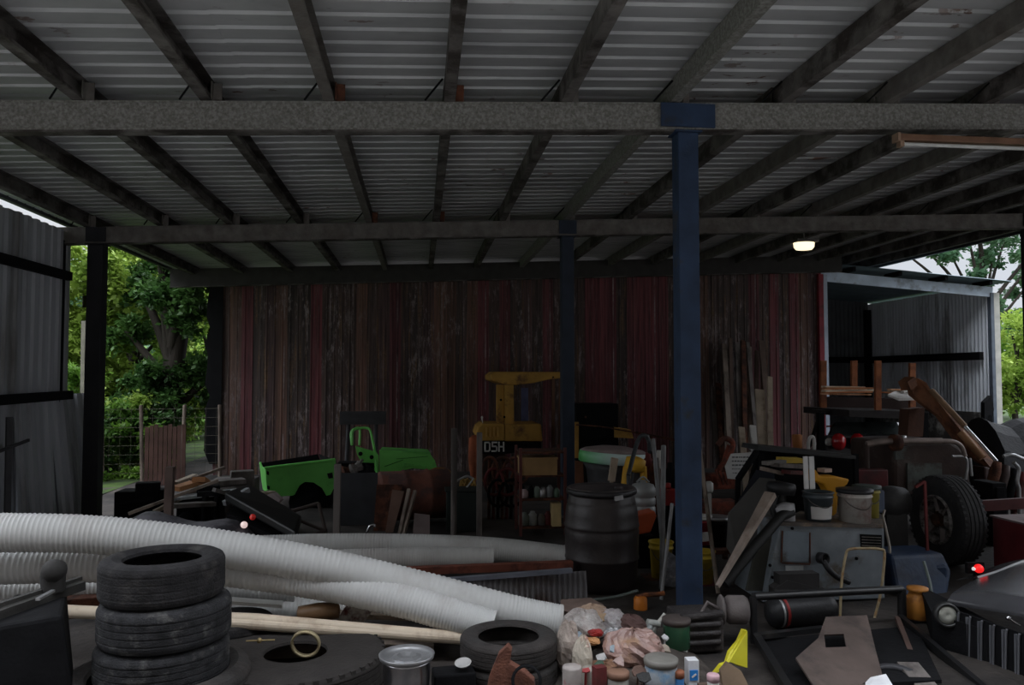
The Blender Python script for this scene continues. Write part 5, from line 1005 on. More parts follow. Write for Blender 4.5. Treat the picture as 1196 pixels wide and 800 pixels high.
b = B(); a = W(961,652,cY-.06); b.lathe([(.034,-.03),(.044,-.03),(.044,.03),(.034,.03)], a, V((.3,-1,.1)), 18, closed=True); b.lathe([(0,.01),(.036,.01),(.036,.02)], a, V((.3,1,.1)), 14); b.tube(bez([a+V((.005,.0,-.02)), W(968,665,cY-.1), W(978,674,cY-.1), W(992,680,cY-.1)], 14), .022, 10); single(b, 'pump_handle', M('oily black pipe', (.025,.025,.028), .45, .2), 'black pipe elbow sticking out of the grey cabinet front', 'pipe')
# tubular chair frame
b = B(); b.tube(bez([W(981,722,5.35), W(983,680,5.38), W(988,648,5.4), W(993,641.5,5.4), W(1010,640.5,5.4), W(1028,641.5,5.4), W(1033,648,5.4), W(1029,690,5.38), W(1021,724,5.35)], 50), .010, 8); b.tube([W(981,722,5.35), V((W(980,722,5.35).x,5.32,0))], .01, 8); b.tube([W(1021,724,5.35), V((W(1019,724,5.35).x,5.32,0))], .01, 8)
single(b, 'chair_frame', M('rust flecked cream tube', (.34,.27,.16), .6, .1, .3, 14, .1, (.30,.12,.03), .35), 'bare tubular chair back frame before the grey cabinet', 'frame')
# containers on top
zt = W(960,612,cY+.12).z
t = bucket('dark grey pail with white paper label on the cabinet top', 955, 574, 607, cY+.1, .112, .095, M('dark translucent pail', (.06,.075,.085), .35, 0, .3, 8, .1, spec=.6), band=(.08,.52,M('torn white label', (.58,.57,.56), .7, 0, .1, 10, .05),-math.pi/2-1.0,-math.pi/2+1.0), fill=black_m)
bucket('tall dirty white pail with black lid at the right of the cabinet top', 998, 572, 613, cY+.1, .125, .115, M('rust smeared white pail', (.50,.48,.45), .5, 0, .15, 8, .1, (.33,.24,.22), .38), lid=M('black pail lid', (.02,.02,.022), .4))
bucket('yellow edged pail behind the tall dirty white one', 1012, 568, 604, cY+.38, .10, .09, M('mustard pail', (.35,.30,.06), .6), lid=M('green grey lid', (.08,.10,.09), .5))
def funnel():
    t = thing('yellow_funnel', 'orange yellow plastic funnel standing behind the pails', 'funnel', (W(975,600,cY+.35).x, cY+.35, zt)); q = B()
    q.prism([W(946,551,cY+.35), W(953,548,cY+.35), W(958,556,cY+.35), W(975,556,cY+.35), W(993,560,cY+.35), W(990,566,cY+.35), W(980,574,cY+.35), W(978,600,cY+.35), W(972,604,cY+.35), W(970,580,cY+.35), W(962,566,cY+.35), W(950,562,cY+.35)], (0,.12,0)); q.build('funnel_body', M('orange yellow plastic', (.70,.33,.02), .45, 0, .1, 5, .03), t, bevel=.015)
    q = B(); p = W(963,549,cY+.36); q.box(p, (.08,.08,.03), .3); q.build('funnel_cap', M('pale pink cap', (.42,.30,.25), .6), t)
funnel()
b = B(); b.prism([W(914,535,cY+.5), W(938,535.5,cY+.5), W(938,541,cY+.5), W(914,541,cY+.5)], (0,.12,0)); sup(W(926,545,cY+.62).x, cY+.62, W(926,541,cY+.55).z-.01, .2, 'tall dark crate under the flat yellow case', .08); single(b, 'yellow_case', yellow_m, 'flat yellow case under the sloping dark shelf', 'case')
for (px_, lb, w_) in ((940.5,'left white slat standing in the dark grey pail',.036),(947.5,'right white slat standing in the dark grey pail',.040)):
    b = B(); b.bar(W(px_+1.5,571,cY+.12), W(px_,533,cY+.12), w_, .012, up=V((0,1,0))); single(b, 'enamel_strip', M('white enamel strip', (.62,.62,.62), .4), lb, 'slat', 'white slats in the pail')
b = B(); p = W(920, 605, cY+.1); b.lathe([(.03,-.0),(.055,.02),(.075,.12),(.08,.16),(.03,.18)], (p.x+.0,cY+.08,zt), V((-.25,0,1)), 18); single(b, 'white_flask', M('frosted white flask', (.40,.40,.42), .4), 'frosted white flask leaning left of the labelled pail', 'flask')
b = B(); p = W(912,573,cY+.15); b.lathe([(.05,-.03),(.105,-.025),(.115,.03),(.105,.06),(.04,.07)], p, V((.1,0,1)), 20); b.tube([p-V((0,0,.03)), V((p.x,p.y,zt))], .04, 10); b.tube([p+V((-.02,0,.03)), p+V((-.10,-.05,-.10)), p+V((-.04,-.05,-.28))], .03, 8); single(b, 'black_machine_head', M('black casting', (.016,.016,.018), .5), 'black domed machine head left of the dark grey pail', 'machine part')
for k, (x0, y0, x1, y1, m_, lb, w_) in enumerate([(889,547,914,553,wood,'long grey wooden slat on the clutter under the sloping shelf',.03),(905,543,940,545,grey_tim,'grey board lying behind the wooden slat',.1),(918,551,938,552,maroon_m,'maroon tin lid end beside the white slats',.09),(893,541,915,539,steel_grimy,'grey bar just below the sloping dark shelf',.06)]):
    b = B(); b.bar(W(x0,y0,cY+.3), W(x1,y1,cY+.4), w_, .03); single(b, 'loose_strip', m_, lb, 'strip')
# big leaning dark sheet, plank, long dark tube
b = B(); b.prism([W(889,558,6.35), W(906,560,6.3), W(904,600,6.15), W(880,650,6.0), W(862,660,6.0), W(850,640,6.1), W(852,600,6.2)], (.0,.03,0)); single(b, 'leaning_sheet', M('dark olive grey sheet', (.085,.082,.078), .75, 0, .25, 3, .08), 'large dark olive sheet leaning behind the pale plank', 'sheet')
b = B(); b.bar(W(838,685,5.35), W(900,577,5.75), .03, .022, up=V((.8,0,.5)), w2=.045, h2=.085); single(b, 'leaning_plank', M('weathered pinkish plank', (.34,.28,.24), .85, 0, .3, 5, .2, (.22,.16,.13), .35), 'weathered pale plank leaning up to the grey cabinet', 'plank')
b = B(); b.tube([W(846,682,5.5), W(880,640,5.6), W(912,603,5.75), W(924,598,5.8)], .040, 12); single(b, 'black_duct', M('soot black tube', (.012,.012,.012), .6), 'soot black tube lying just below the pale plank', 'pipe')
b = B(); b.prism([W(884,640,5.85), W(912,612,5.85), W(893,690,5.8), W(872,690,5.8)], (0,.03,0)); single(b, 'olive_panel', M('olive grey panel', (.065,.065,.055), .7), 'olive grey panel at the left side of the grey cabinet', 'panel')
b = B(); p = W(900,560,6.0); b.hexa([W(862,590,6.3), W(905,592,6.3), W(905,560,6.6), W(884,556,6.6)]+[v_+V((0,0,.05)) for v_ in (W(862,590,6.3), W(905,592,6.3), W(905,560,6.6), W(884,556,6.6))]); single(b, 'navy_tarp', M('blackish navy cloth', (.018,.02,.03), .7), 'blackish navy cloth on the slope above the olive sheet', 'cloth', jitter=.01)
# sloping dark shelf top
t = thing('dark_shelf_lid', 'long dark sloping lid above the clutter of the grey cabinet', 'lid', (W(945,528,6.6).x, 6.6, 0))
q = B(); q.prism([W(886,520.5,6.7), W(1000,532,6.4), W(1000,536.5,6.4), W(884,526,6.7)], (0,.35,0)); q.build('lid_edge', M('dark slate edge', (.04,.042,.045), .5, .1), t, bevel=.005)
q = B(); q.prism([W(886,526,6.95), W(1000,537,6.8), W(1003,590,6.8), W(870,590,6.95)], (0,.05,0)); q.build('back_panel', black_m, t)
for x_ in (889, 999): q = B(); q.bar(W(x_,530,6.7), V((W(x_,530,6.7).x,6.7,0)), .04,.04, up=V((0,1,0))); q.build('leg', black_m, t)
b = B(); b.bar(W(884,527,6.6), W(862,560,6.5), .05, .03); b.bar(W(862,560,6.5), V((W(858,560,6.5).x,6.5,0)), .04,.03, up=V((0,1,0))); single(b, 'side_strut', black_m, 'black strut running down from the left end of the sloping lid', 'strut')
# sign panel with text rows
t = thing('notice_sign', 'white notice board with rows of worn black writing, tilted', 'sign', (W(865,540,7.4).x, 7.4, 0))
sc_ = [W(854,530,7.4), W(881,528,7.5), W(879,536,7.5), W(861,560,7.35), W(850,559,7.3), W(847,545,7.3)]
q = B(); q.prism(sc_, (0,.012,0)); q.build('sign_board', M('off white sign', (.52,.51,.49), .6, 0, .12, 6, .04), t)
q = B(); rn = random.Random(2)
for r_ in range(5):
    y_ = 534+r_*4.6; x_ = 855+max(0, 0)
    while x_ < 877-r_*3.2:
        w_ = rn.uniform(1.2,3.2); q.bar(W(x_,y_,7.335), W(x_+w_,y_-.1,7.337), .012 if r_ < 3 else .008, .004, up=V((0,1,0))); x_ += w_+1.0
q.build('writing', M('worn black print', (.10,.10,.10), .7), t)
q = B(); q.bar(W(862,558,7.38), V((W(862,558,7.38).x,7.38,0)), .05,.03, up=V((0,1,0))); q.build('stake', wood, t)
b = B(); b.lathe([(.022,-.008),(.032,-.008),(.032,.008),(.022,.008)], W(879,523,7.45), V((0,1,0)), 16, closed=True); b.tube([W(879,527,7.45), W(879,531,7.47)], .008, 6); single(b, 'eye_bolt', alu, 'small pale eye bolt above the white notice board', 'bolt')
# red scrap machine
t = thing('red_plough', 'rusty red cultivator scrap standing right of the leaning tube', 'machine', (W(845,570,8.0).x, 8.0, 0))
rp = M('rusty machine red', (.24,.06,.035), .75, 0, .4, 9, .3, (.09,.035,.025), .45)
sup(W(855,600,8.6).x, 8.6, .3, .4, 'dark crate behind the rusty cultivator')
q = B(); q.tube(bez([W(838,520,8.0), W(846,512,8.0), W(856,518,8.0), W(850,535,8.0), W(840,548,8.0), W(838,570,8.0)], 26), .03, 8); q.tube(bez([W(852,520,8.1), W(846,540,8.1), W(852,560,8.1), W(862,572,8.1)], 18), .028, 8); q.build('curved_tine', rp, t)
q = B(); q.box((W(845,562,8).x, 8.05, W(845,562,8).z), (.32,.2,.16), .1); q.box((W(838,590,8).x, 8.1, .2), (.5,.3,.4)); q.build('gear_housing', rp, t, bevel=.02)
q = B()
for k in range(5): q.bar(W(836+k*5,548+k*2,7.9), W(840+k*5,566,7.9), .02, .02, up=V((0,1,0)))
q.build('tine_bar', rp, t)
b = B(); b.lathe([(.035,0),(.045,.02),(.045,.09),(.02,.11)], W(828,575,7.6), n=12); b.box((W(828,575,7.6).x,7.6,W(828,576,7.6).z/2), (.04,.04,W(828,576,7.6).z)); single(b, 'white_cup', white_pl, 'small white cup on a stake beside the rusty cultivator', 'cup')

# timber and iron lengths leaning against the wall
rn = random.Random(9); lens = [(833,452,838,546),(839,448,843,540),(846,402,851,548),(853,395,858,548),(861,400,867,560),(868,398,868,520),(875,405,878,545),(884,410,884,540),(873,400,885,520),(892,416,894,520),(851,430,849,540),(889,398,902,500)]
for k, (x0, y0, x1, y1) in enumerate(lens):
    b = B(); a = W(x0, y0, 14.1); c_ = V((W(x1, y1, 12.9).x, 12.9+rn.uniform(-.1,.1), 0)); w_ = rn.uniform(.06,.12)
    b.bar(c_, a, w_, .04, up=V((0,1,0)))
    single(b, 'leaning_timber', [grey_tim, rust, wood, M('brown timber', (.11,.075,.06), .85, 0, .3, 5, .2)][k % 4], ['grey','rusty','weathered','brown'][k % 4]+' timber length leaning on the red wall, %s of the row from the left' % ordn(k), 'timber', 'timbers leaning on the red wall')
for k, (x0, y0, x1, y1, lb, m_) in enumerate([(866,499,874,528,'short pale stick, left of the pair by the notice board',wood_pale),(879,497,887,524,'short white stick, right of the pair by the notice board',white_pl),(887,455,894,516,'broad pale plank leaning behind the sloping dark lid',wood_pale),(899,440,899,495,'narrow bleached stick highest beside the broad pale plank',wood_pale)]):
    b = B(); Yk = 11.0 if k > 1 else 9.5; b.bar(V((W(x1,y1,Yk-.5).x, Yk-.5, 0)), W(x0,y0,Yk), .075 if k != 2 else .14, .03, up=V((0,1,0))); single(b, 'pale_stick', m_, lb, 'stick')
b = B(); p = W(931,518,9.0); b.lathe([(.05,-.10),(.06,.1),(.05,.11)], p, n=14); b.box((p.x,9,(p.z-.1)/2), (.05,.05,p.z-.1)); single(b, 'orange_block', M('orange brown pot', (.34,.13,.04), .7), 'orange brown pot just above the sloping dark lid', 'pot')
b = B(); b.tube(bez([W(945,533,8.5), W(944,520,8.5), W(946,511,8.5), W(950,511,8.5), W(951,520,8.5), W(950,533,8.5)], 20), .02, 8); b.tube([W(945,533,8.5), V((W(945,533,8.5).x,8.5,0))], .02, 8); single(b, 'white_hook_pipe', M('white painted bend', (.55,.54,.52), .5), 'white hooped pipe end behind the sloping lid', 'pipe')

# ---- flat rack with orange stakes (right)
rY = 10.2; t = thing('flat_rack', 'flat load rack with orange brown stakes carrying loose timber', 'rack', (W(1020,485,rY).x, rY, 0))
st_m = M('orange brown stake', (.34,.12,.05), .8, 0, .3, 8, .2, (.20,.07,.035), .4)
q = B(); q.prism([W(992,479,rY), W(1085,481,rY), W(1085,490,rY), W(992,487,rY)], (0,1.3,0)); q.bar(W(953,481,rY+.6), W(1000,482,rY+.6), .3, .06); q.build('deck', M('blackened deck', (.025,.02,.02), .7), t)
q = B(); q.prism([W(960,463,rY+1.2), W(1080,466,rY+1.2), W(1080,482,rY+1.2), W(958,478,rY+1.2)], (0,.04,0)); q.build('rear_board', M('near black brown board', (.03,.015,.012), .8), t)
for (x_, y0, y1, d_) in ((962.5,421,478,.9),(998.5,421,452,1.1),(1026.5,421,479,-.03),(1066.5,424,480,1.0)):
    q = B(); q.prism([W(x_-3.2,y0,rY+d_), W(x_+3.2,y0,rY+d_), W(x_+3.2,y1,rY+d_), W(x_-3.2,y1,rY+d_)], (0,.05,0)); q.build('stake', st_m, t)
for x_ in (958, 1079):
    for d_ in (0, 1.2): q = B(); q.bar(W(x_,482,rY+d_), V((W(x_,482,rY+d_).x,rY+d_,0)), .08,.08, up=V((0,1,0))); q.build('leg', black_m, t)
q = B(); q.bar(W(957,487,rY), W(945,522,rY), .05, .03); q.build('brace', black_m, t)
rn = random.Random(14)
for k in range(10):
    x0 = 962+rn.uniform(-3,4) if k < 6 else 1030+rn.uniform(0,10); x1 = x0+rn.uniform(46,60); yb = 460-(k % 6)*1.7; Yk = rY+.15+rn.uniform(0,.5)
    b = B(); b.bar(W(x0,yb,Yk), W(min(x1,1088),yb+rn.uniform(-1.5,1),Yk+rn.uniform(-.05,.15)), .10, .022)
    single(b, 'rack_board', [M('bright offcut', (.80,.48,.30), .8, 0, .25, 9, .1, (.5,.22,.1), .4), M('orange offcut wood', (.55,.22,.09), .8), M('cream offcut wood', (.75,.62,.48), .8)][k % 3], ['tan','orange brown','pale'][k % 3]+' board on the flat rack, %s counted from the lowest left' % ordn(k), 'board', 'boards loaded on the flat rack')
b = B(); b.prism([W(1037,463,rY-.05), W(1048,458,rY+.2), W(1065,461,rY+.3), W(1090,463,rY), W(1078,467,rY-.1), W(1050,468,rY-.1)], (0,0,.03)); b.prism([W(1050,456,rY+.2), W(1062,452,rY+.3), W(1066,455,rY+.2), W(1056,459,rY+.1)], (0,0,.02)); single(b, 'white_sheet_scrap', M('white sheeting', (.62,.60,.58), .6, 0, .2, 6, .2), 'white sheet scrap draped on the boards of the flat rack', 'sheet')
# red lamps below rack (rear of a dark car)
t = thing('dark_car', 'dark car rear with two red lamps below the flat rack', 'car', (W(985,530,10.6).x, 10.6, 0))
cw = M('dark grey car paint', (.03,.03,.035), .3, 0, .1, 3, 0, spec=.5); p = V(t['_b'])
q = B(); q.hexa([W(962,600,10.4)*V((1,1,0)), W(1062,600,10.4)*V((1,1,0)), V((W(1062,600,10.4).x,12,0)), V((W(962,600,10.4).x,12,0)), W(962,508,10.4), W(1062,508,10.4), W(1062,508,12.0), W(962,508,12.0)]); q.build('body', cw, t, bevel=.05)
q = B(); q.hexa([W(966,509,10.5), W(1058,509,10.5), W(1058,509,11.8), W(966,509,11.8), W(974,493,10.8), W(1050,493,10.8), W(1050,493,11.6), W(974,493,11.6)]); q.build('cabin', M('grey green window glass', (.05,.06,.06), .15, spec=.8), t, bevel=.03)
for x_ in (980, 1002):
    q = B(); q.lathe([(.0,-.09),(.07,-.075),(.10,-.03),(.105,.03),(.09,.06)], W(x_,516,10.30), V((0,1,0)), 18, sx=1.15, sy=.9); q.build('tail_lamp', M('glossy red lens', (.50,.015,.02), .2, 0, .1, 3, 0, spec=.8), t)
q = B(); q.lathe([(0,-.05),(.05,-.04),(.06,0)], W(968,516,10.38), V((0,1,0)), 14); q.build('reversing_lamp', white_m, t)
q = B(); q.prism([W(966,497,10.75), W(990,496,10.75), W(990,498,10.75), W(966,499,10.75)], (0,.02,0)); q.build('red_stripe', maroon_m, t)

# ---- old maroon tractor
kY = 8.1; t = thing('maroon_tractor', 'old maroon and grey tractor body below the orange loader arm', 'tractor', (W(1065,560,kY).x, kY, 0))
ob = M('dark patched oxide', (.055,.035,.03), .65, .1, .4, 5, .2, (.09,.08,.07), .3)
q = B(); q.prism([W(1000,548,kY-.2), W(1038,548,kY-.2), W(1039,590,kY-.2), W(998,590,kY-.2)], (0,.12,0)); q.build('side_box', M('dull maroon side', (.10,.012,.014), .5, 0, .3, 5, .05, (.05,.015,.015), .35), t, bevel=.02)
q = B(); q.prism([W(1044,518,kY), W(1110,515,kY), W(1122,522,kY), W(1132,535,kY), W(1136,585,kY), W(1044,592,kY)], (0,.9,0)); q.build('bonnet', ob, t, bevel=.04)
q = B(); q.prism([W(1046,522,kY-.02), W(1066,521,kY-.02), W(1068,536,kY-.02), W(1046,537,kY-.02)], (0,.03,0)); q.prism([W(1060,541,kY-.02), W(1100,541,kY-.02), W(1101,572,kY-.02), W(1060,574,kY-.02)], (0,.03,0)); q.build('grey_panel', M('greenish grey panel', (.11,.125,.115), .6, .1, .4, 5, .2, (.05,.035,.03), .45), t)
q = B(); q.tube([W(1012,519,kY-.1), V((W(1012,519,kY-.1).x, kY-.1, .4))], .03, 8); q.build('pipe_stand', ob, t)
q = B(); q.tube(bez([W(1012,519,kY-.1), W(1030,516,kY-.12), W(1060,515,kY-.12), W(1100,515,kY-.1)], 20), .035, 12); q.tube(bez([W(1100,515,kY-.1), W(1114,516,kY-.1), W(1123,522,kY-.1), W(1127,533,kY-.1)], 14), .026, 10); q.build('exhaust_pipe', M('brown grey pipe', (.24,.19,.17), .5, .3, .3, 8, .1), t)
q = B(); q.lathe([(.04,-.05),(.09,-.04),(.09,.04),(.04,.05)], W(1046,517,kY-.12), V((1,0,0)), 14); q.build('pipe_clamp', rust, t)
q = B(); q.lathe([(0,-.03),(.05,-.02),(.065,.02),(.06,.05)], W(1052,514,kY+.1), V((0,0,1)), 14); q.build('filler_cap', M('chrome cap', (.4,.4,.4), .3, .7), t)
q = B(); q.tube(bez([W(1112,533,kY-.1), W(1127,534,kY-.1), W(1130,545,kY-.1), W(1128,560,kY-.1)], 14), .015, 8); q.tube([W(1133,535,kY-.1), W(1135,556,kY-.1)], .014, 8); q.build('hydraulic_line', alu, t)
for sx in (1015, 1120):
    q = tyre_bm((W(sx,600,kY+.3).x, kY+.3, .33), .33, .18, .2, V((0,1,0))); q.build('wheel', rubber, t)
# wheel
wc = W(1101, 616, 6.75); wr = .40
t = thing('spoked_wheel', 'large black tyred wheel with a rusty spoked rim facing left', 'wheel', (wc.x, 6.75, 0)); cz = .405
q = tyre_bm((wc.x+.04, 6.75, cz), .405, .215, .24, V((1,0,0)), 48); q.build('tyre', M('matt grey black rubber', (.038,.038,.040), .75, 0, .3, 10, .2), t)
q = B(); c0 = V((wc.x, 6.75, cz)); q.lathe([(.222,.12),(.226,-.075),(.212,-.085),(.198,-.07),(.19,-.02),(.185,.04),(.10,.045),(.09,-.02),(.05,-.035),(0,-.035)], c0, V((1,0,0)), 32); q.build('rim', M('rust pocked silver rim', (.34,.32,.31), .5, .3, .6, 22, .4, (.06,.045,.04), .42), t)
q = B()
for k in range(6):
    a = k*math.pi/3+.3; q.bar(c0+V((-.02, .08*math.cos(a), .08*math.sin(a))), c0+V((-.035, .195*math.cos(a), .195*math.sin(a))), .04, .03)
q.build('spoke', M('rusted grey spoke', (.24,.21,.20), .6, .2, .4, 14, .3), t)
q = B(); q.lathe([(.0,-.09),(.05,-.085),(.06,-.03)], c0, V((1,0,0)), 16)
for k in range(5): a = k*1.257; q.lathe([(.012,-.06),(.012,-.03)], c0+V((0,.065*math.cos(a),.065*math.sin(a))), V((1,0,0)), 6)
q.build('hub', rust, t)
b = B(); b.bar(W(1080,562,6.1), V((W(1083,612,6.1).x,6.1,0)), .022,.016, up=V((0,1,0))); b.bar(W(1080,562,6.1), W(1069,569,6.1), .02,.02); single(b, 'jack_handle', M('flat red bar', (.14,.02,.02), .6), 'thin red jack bar standing before the spoked wheel', 'bar')
# blue tub, orange cylinder
b = B(); b.prism([W(1040,649,5.9), W(1102,646,6.0), W(1112,668,6.0), W(1108,696,5.9), W(1062,702,5.8), W(1048,690,5.8)], (0,.35,0)); b.box((W(1080,700,6.05).x,6.08,.10), (.3,.26,.2)); single(b, 'blue_tub', M('dark blue plastic tub', (.018,.038,.085), .55, 0, .3, 4, .15, (.02,.03,.06), .35), 'dark blue tub below the spoked wheel', 'tub', bevel=.03)
t = thing('orange_canister', 'orange canister standing under the dark blue tub', 'canister', (W(1072,706,5.2).x, 5.2, 0)); p = W(1072,706,5.2)+V((0,0,0))
q = B(); q.lathe([(.065,-.10),(.075,-.09),(.075,.05),(.06,.07),(.055,.09),(.07,.10),(.07,.12),(0,.125)], p, n=20); q.build('body', M('dull orange plastic', (.42,.17,.03), .5, 0, .25, 8, .1, (.16,.06,.03), .25), t)
q = B(); q.box((p.x,5.2,(p.z-.1)/2), (.13,.13,max(.02,p.z-.1))); q.build('foot', black_m, t)
b = B(); b.tube([W(1079,656,5.6), W(1086,680,5.5), W(1094,728,5.3)], .012, 8); b.tube([W(1094,728,5.3), V((W(1094,728,5.3).x,5.3,0))], .012, 8); single(b, 'thin_conduit', M('green grey conduit', (.12,.15,.14), .5), 'thin green grey conduit in front of the dark blue tub', 'rod')
b = B(); b.tube(bez([W(1031,603,6.2), W(1035,620,6.1), W(1039,640,6.0), W(1038,656,6.0)], 16), .011, 8); b.tube([W(1031,603,6.2), W(1033,596,6.25)], .011, 6); b.tube([W(1038,656,6.0), V((W(1038,656,6.0).x,6.0,0))], .011, 6); single(b, 'white_flex', M('cream flex', (.42,.38,.33), .6), 'cream curved flex right of the grey cabinet', 'cable')
b = B(); p = W(1048,588,6.8); b.lathe([(.05,-.16),(.13,-.14),(.15,0),(.13,.13),(.05,.15)], V((p.x,6.9,p.z)), V((1,.1,0)), 20); b.box((p.x,6.9,(p.z-.1)/2), (.2,.2,p.z-.1)); single(b, 'grey_gearbox', M('dark grey gearbox', (.06,.06,.062), .6, .1, .3, 7, .2), 'rounded dark gearbox left of the spoked wheel', 'gearbox')
b = B(); p = W(1024,585,6.5); b.box(p, (.10,.1,.20), .2); b.box((p.x,6.5,(p.z-.1)/2), (.05,.05,p.z-.1)); single(b, 'blue_pouch', M('slate blue pouch', (.09,.11,.16), .8), 'slate blue pouch right of the dirty white pail', 'pouch', bevel=.02)

# ---- orange loader arm
t = thing('loader_arm', 'orange brown loader arm sloping down to the right beside the lean-to', 'machine', (W(1120,500,8.9).x, 8.9, 0))
lo_m = M('rusty orange arm', (.24,.10,.05), .7, 0, .3, 6, .2, (.12,.05,.03), .42)
q = B(); q.prism([W(1062,445,9.3), W(1072,441,9.3), W(1083,447,9.2), W(1090,460,9.1), W(1130,500,8.7), W(1168,541,8.3), W(1172,553,8.2), W(1160,551,8.2), W(1130,530,8.5), W(1098,487,9.0), W(1076,470,9.2), W(1066,462,9.3)], (.03,.14,0)); q.build('boom', lo_m, t, bevel=.015)
q = B(); q.tube([W(1127,498,8.5), W(1164,539,8.15)], .022, 12); q.build('ram_rod', M('bright ram rod', (.75,.75,.76), .25, .7), t)
q = B(); q.tube([W(1088,456,8.9), W(1127,498,8.5)], .034, 12); q.build('ram_barrel', M('tan ram barrel', (.28,.17,.10), .6), t)
q = B(); q.tube([W(1122,505,8.45), W(1148,535,8.25)], .045, 12); q.build('lower_ram', M('orange tan cylinder', (.38,.20,.10), .5), t)
q = B(); q.prism([W(1060,446,9.2), W(1068,440,9.2), W(1072,450,9.2), W(1064,456,9.2)], (0,.2,0)); q.build('tip_bracket', lo_m, t)
q = B(); q.prism([W(1062,478,9.3), W(1080,476,9.3), W(1078,510,9.3), W(1060,510,9.3)], (0,.2,0)); q.build('pivot_bracket', M('dark brown bracket steel', (.09,.04,.025), .8, 0, .3, 6, .2), t)
q = B(); q.prism([W(1150,545,8.2), W(1172,550,8.2), W(1180,572,8.1), W(1176,590,8.1), W(1160,585,8.1), W(1150,565,8.15)], (0,.3,0)); q.box((W(1160,585,8.2).x,8.4,.3), (.3,.3,.6)); q.build('arm_foot', M('very dark oxide', (.05,.02,.018), .7), t, bevel=.02)
# dark heap far right and bits
b = B(); g = []; p0 = W(1145,540,10.2)
for j in range(9):
    for i in range(15):
        s_ = i/14; x_ = p0.x+s_*2.6; hh = (1.08+.06*math.sin(i*1.7))*math.sin(math.pi*min(.999, max(0,j/8)))**.5*(1 if i not in (0,) else .3)
        g.append((x_, 9.8+j*.16, hh if 0 < j < 8 else 0))
b.add(g, [(j*15+i, j*15+i+1, (j+1)*15+i+1, (j+1)*15+i) for j in range(8) for i in range(14)], 0, False); single(b, 'black_tarpaulin', M('black tarpaulin', (.010,.010,.012), .75, 0, .3, 4, .4), 'black tarpaulin covered pile before the right side bushes', 'tarpaulin')
b = B(); b.prism([W(1150,470,13.6), W(1158,462,13.6), W(1161,478,13.6), W(1158,500,13.6), W(1150,500,13.6)], (0,.1,0)); b.box((W(1155,500,13.65).x,13.65,.5), (.1,.1,1.0)); single(b, 'black_stump', black_m, 'black knobbly post top at the lean-to corner', 'post')
for k, (pts_, lb) in enumerate([([(1172,533),(1182,531),(1195,536),(1202,537)],'bent silver tube at the right frame edge, upper'),([(1184,540),(1190,548),(1188,562),(1190,570)],'curved silver tube hanging at the right frame edge, lower')]):
    b = B(); b.tube(bez([W(x_,y_,7.6) for x_, y_ in pts_], 16), .02, 10); e_ = W(*pts_[-1],7.6); b.tube([e_, V((e_.x,7.6,0))], .02, 8); single(b, 'silver_tube', M('silver tube', (.40,.41,.42), .35, .6), lb, 'tube')
for k in range(4):
    b = B(); p = W(1160+k*10, 560+k*4, 7.9); b.lathe([(.03,-.25),(.05,-.2),(.06,.1),(.04,.2)], p, V((.3,0,1)), 12); b.tube([p-V((.07,0,.22)), V((p.x-.07,7.9,0))], .03, 8); single(b, 'old_hydraulic_hose', [rust, ob, black_m, maroon_m][k], ['rusty','dark brown','black','maroon'][k]+' stub of pipework right of the loader arm foot', 'pipe')
# maroon chassis rail and red box on the right
b = B(); b.bar(W(1125,592,6.9), W(1205,587,6.9), .05, .10); b.bar(W(1132,594,6.9), V((W(1132,594,6.9).x,6.9,0)), .05,.05, up=V((0,1,0))); single(b, 'chassis_rail', M('dull maroon rail', (.10,.03,.03), .5, .1, .3, 6, .1), 'dull maroon steel rail right of the spoked wheel', 'rail')
t = thing('red_box', 'dark red steel box behind the dark bonnet at the right edge', 'box', (W(1185,640,6.2).x, 6.2, 0)); a = W(1166,617,6.0)+V((.34,0,0)); 
q = B(); q.box((a.x+.45, 6.25, a.z/2), (.9,.5,a.z)); q.build('box_body', M('dark crimson steel', (.16,.02,.025), .5, 0, .3, 5, .05), t, bevel=.01)
q = B(); q.box((a.x+.45, 6.24, a.z+.008), (.94,.54,.016)); q.build('box_top', M('dusty pink grey top', (.25,.19,.19), .6), t)
q = B(); q.bar((a.x+.0,5.99,a.z*.62), (a.x+.9,5.99,a.z*.62), .02, .012); q.build('box_seam', maroon_m, t)
b = B(); b.box((W(1157,640,7.5).x, 7.5, .32), (.16,.3,.64)); b.box((W(1157,640,7.5).x, 7.34, .5), (.1,.02,.2)); single(b, 'dark_gap_filler', black_m, 'black narrow box filling the dark gap between the spoked wheel and the red box', 'box', bevel=.01)  # black box put in where there is only a dark gap
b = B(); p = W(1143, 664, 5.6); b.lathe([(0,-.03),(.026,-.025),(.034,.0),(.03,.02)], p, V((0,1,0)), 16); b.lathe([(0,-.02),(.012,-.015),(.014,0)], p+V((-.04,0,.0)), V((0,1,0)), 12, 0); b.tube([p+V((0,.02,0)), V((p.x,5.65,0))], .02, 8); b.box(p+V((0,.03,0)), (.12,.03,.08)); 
t = thing('trailer_lamp', 'round red lamp with painted glare above the dark bonnet', 'lamp', (p.x, 5.6, 0))
q = B(); q.lathe([(0,-.03),(.026,-.025),(.034,.0),(.03,.02)], p, V((0,1,0)), 16); q.build('lens', M('red lens with glare', (.8,.02,.02), .2, 0, .1, 3, 0, emit=((1,.02,.02),.9)), t)  # unlit tail lens, its glare put in as emission
q = B(); q.lathe([(0,-.02),(.010,-.015),(.014,0)], p+V((-.045,0,.0)), V((0,1,0)), 12); q.build('clear_reflector', M('white reflector with glare', (.9,.9,.9), .2, emit=((1,1,1),.6)), t)  # reflector glare put in as emission, no light of its own
q = B(); q.box(p+V((-.01,.03,0)), (.14,.03,.08)); q.tube([p+V((0,.03,0)), V((p.x,5.63,0))], .02, 8); q.build('bracket', black_m, t)

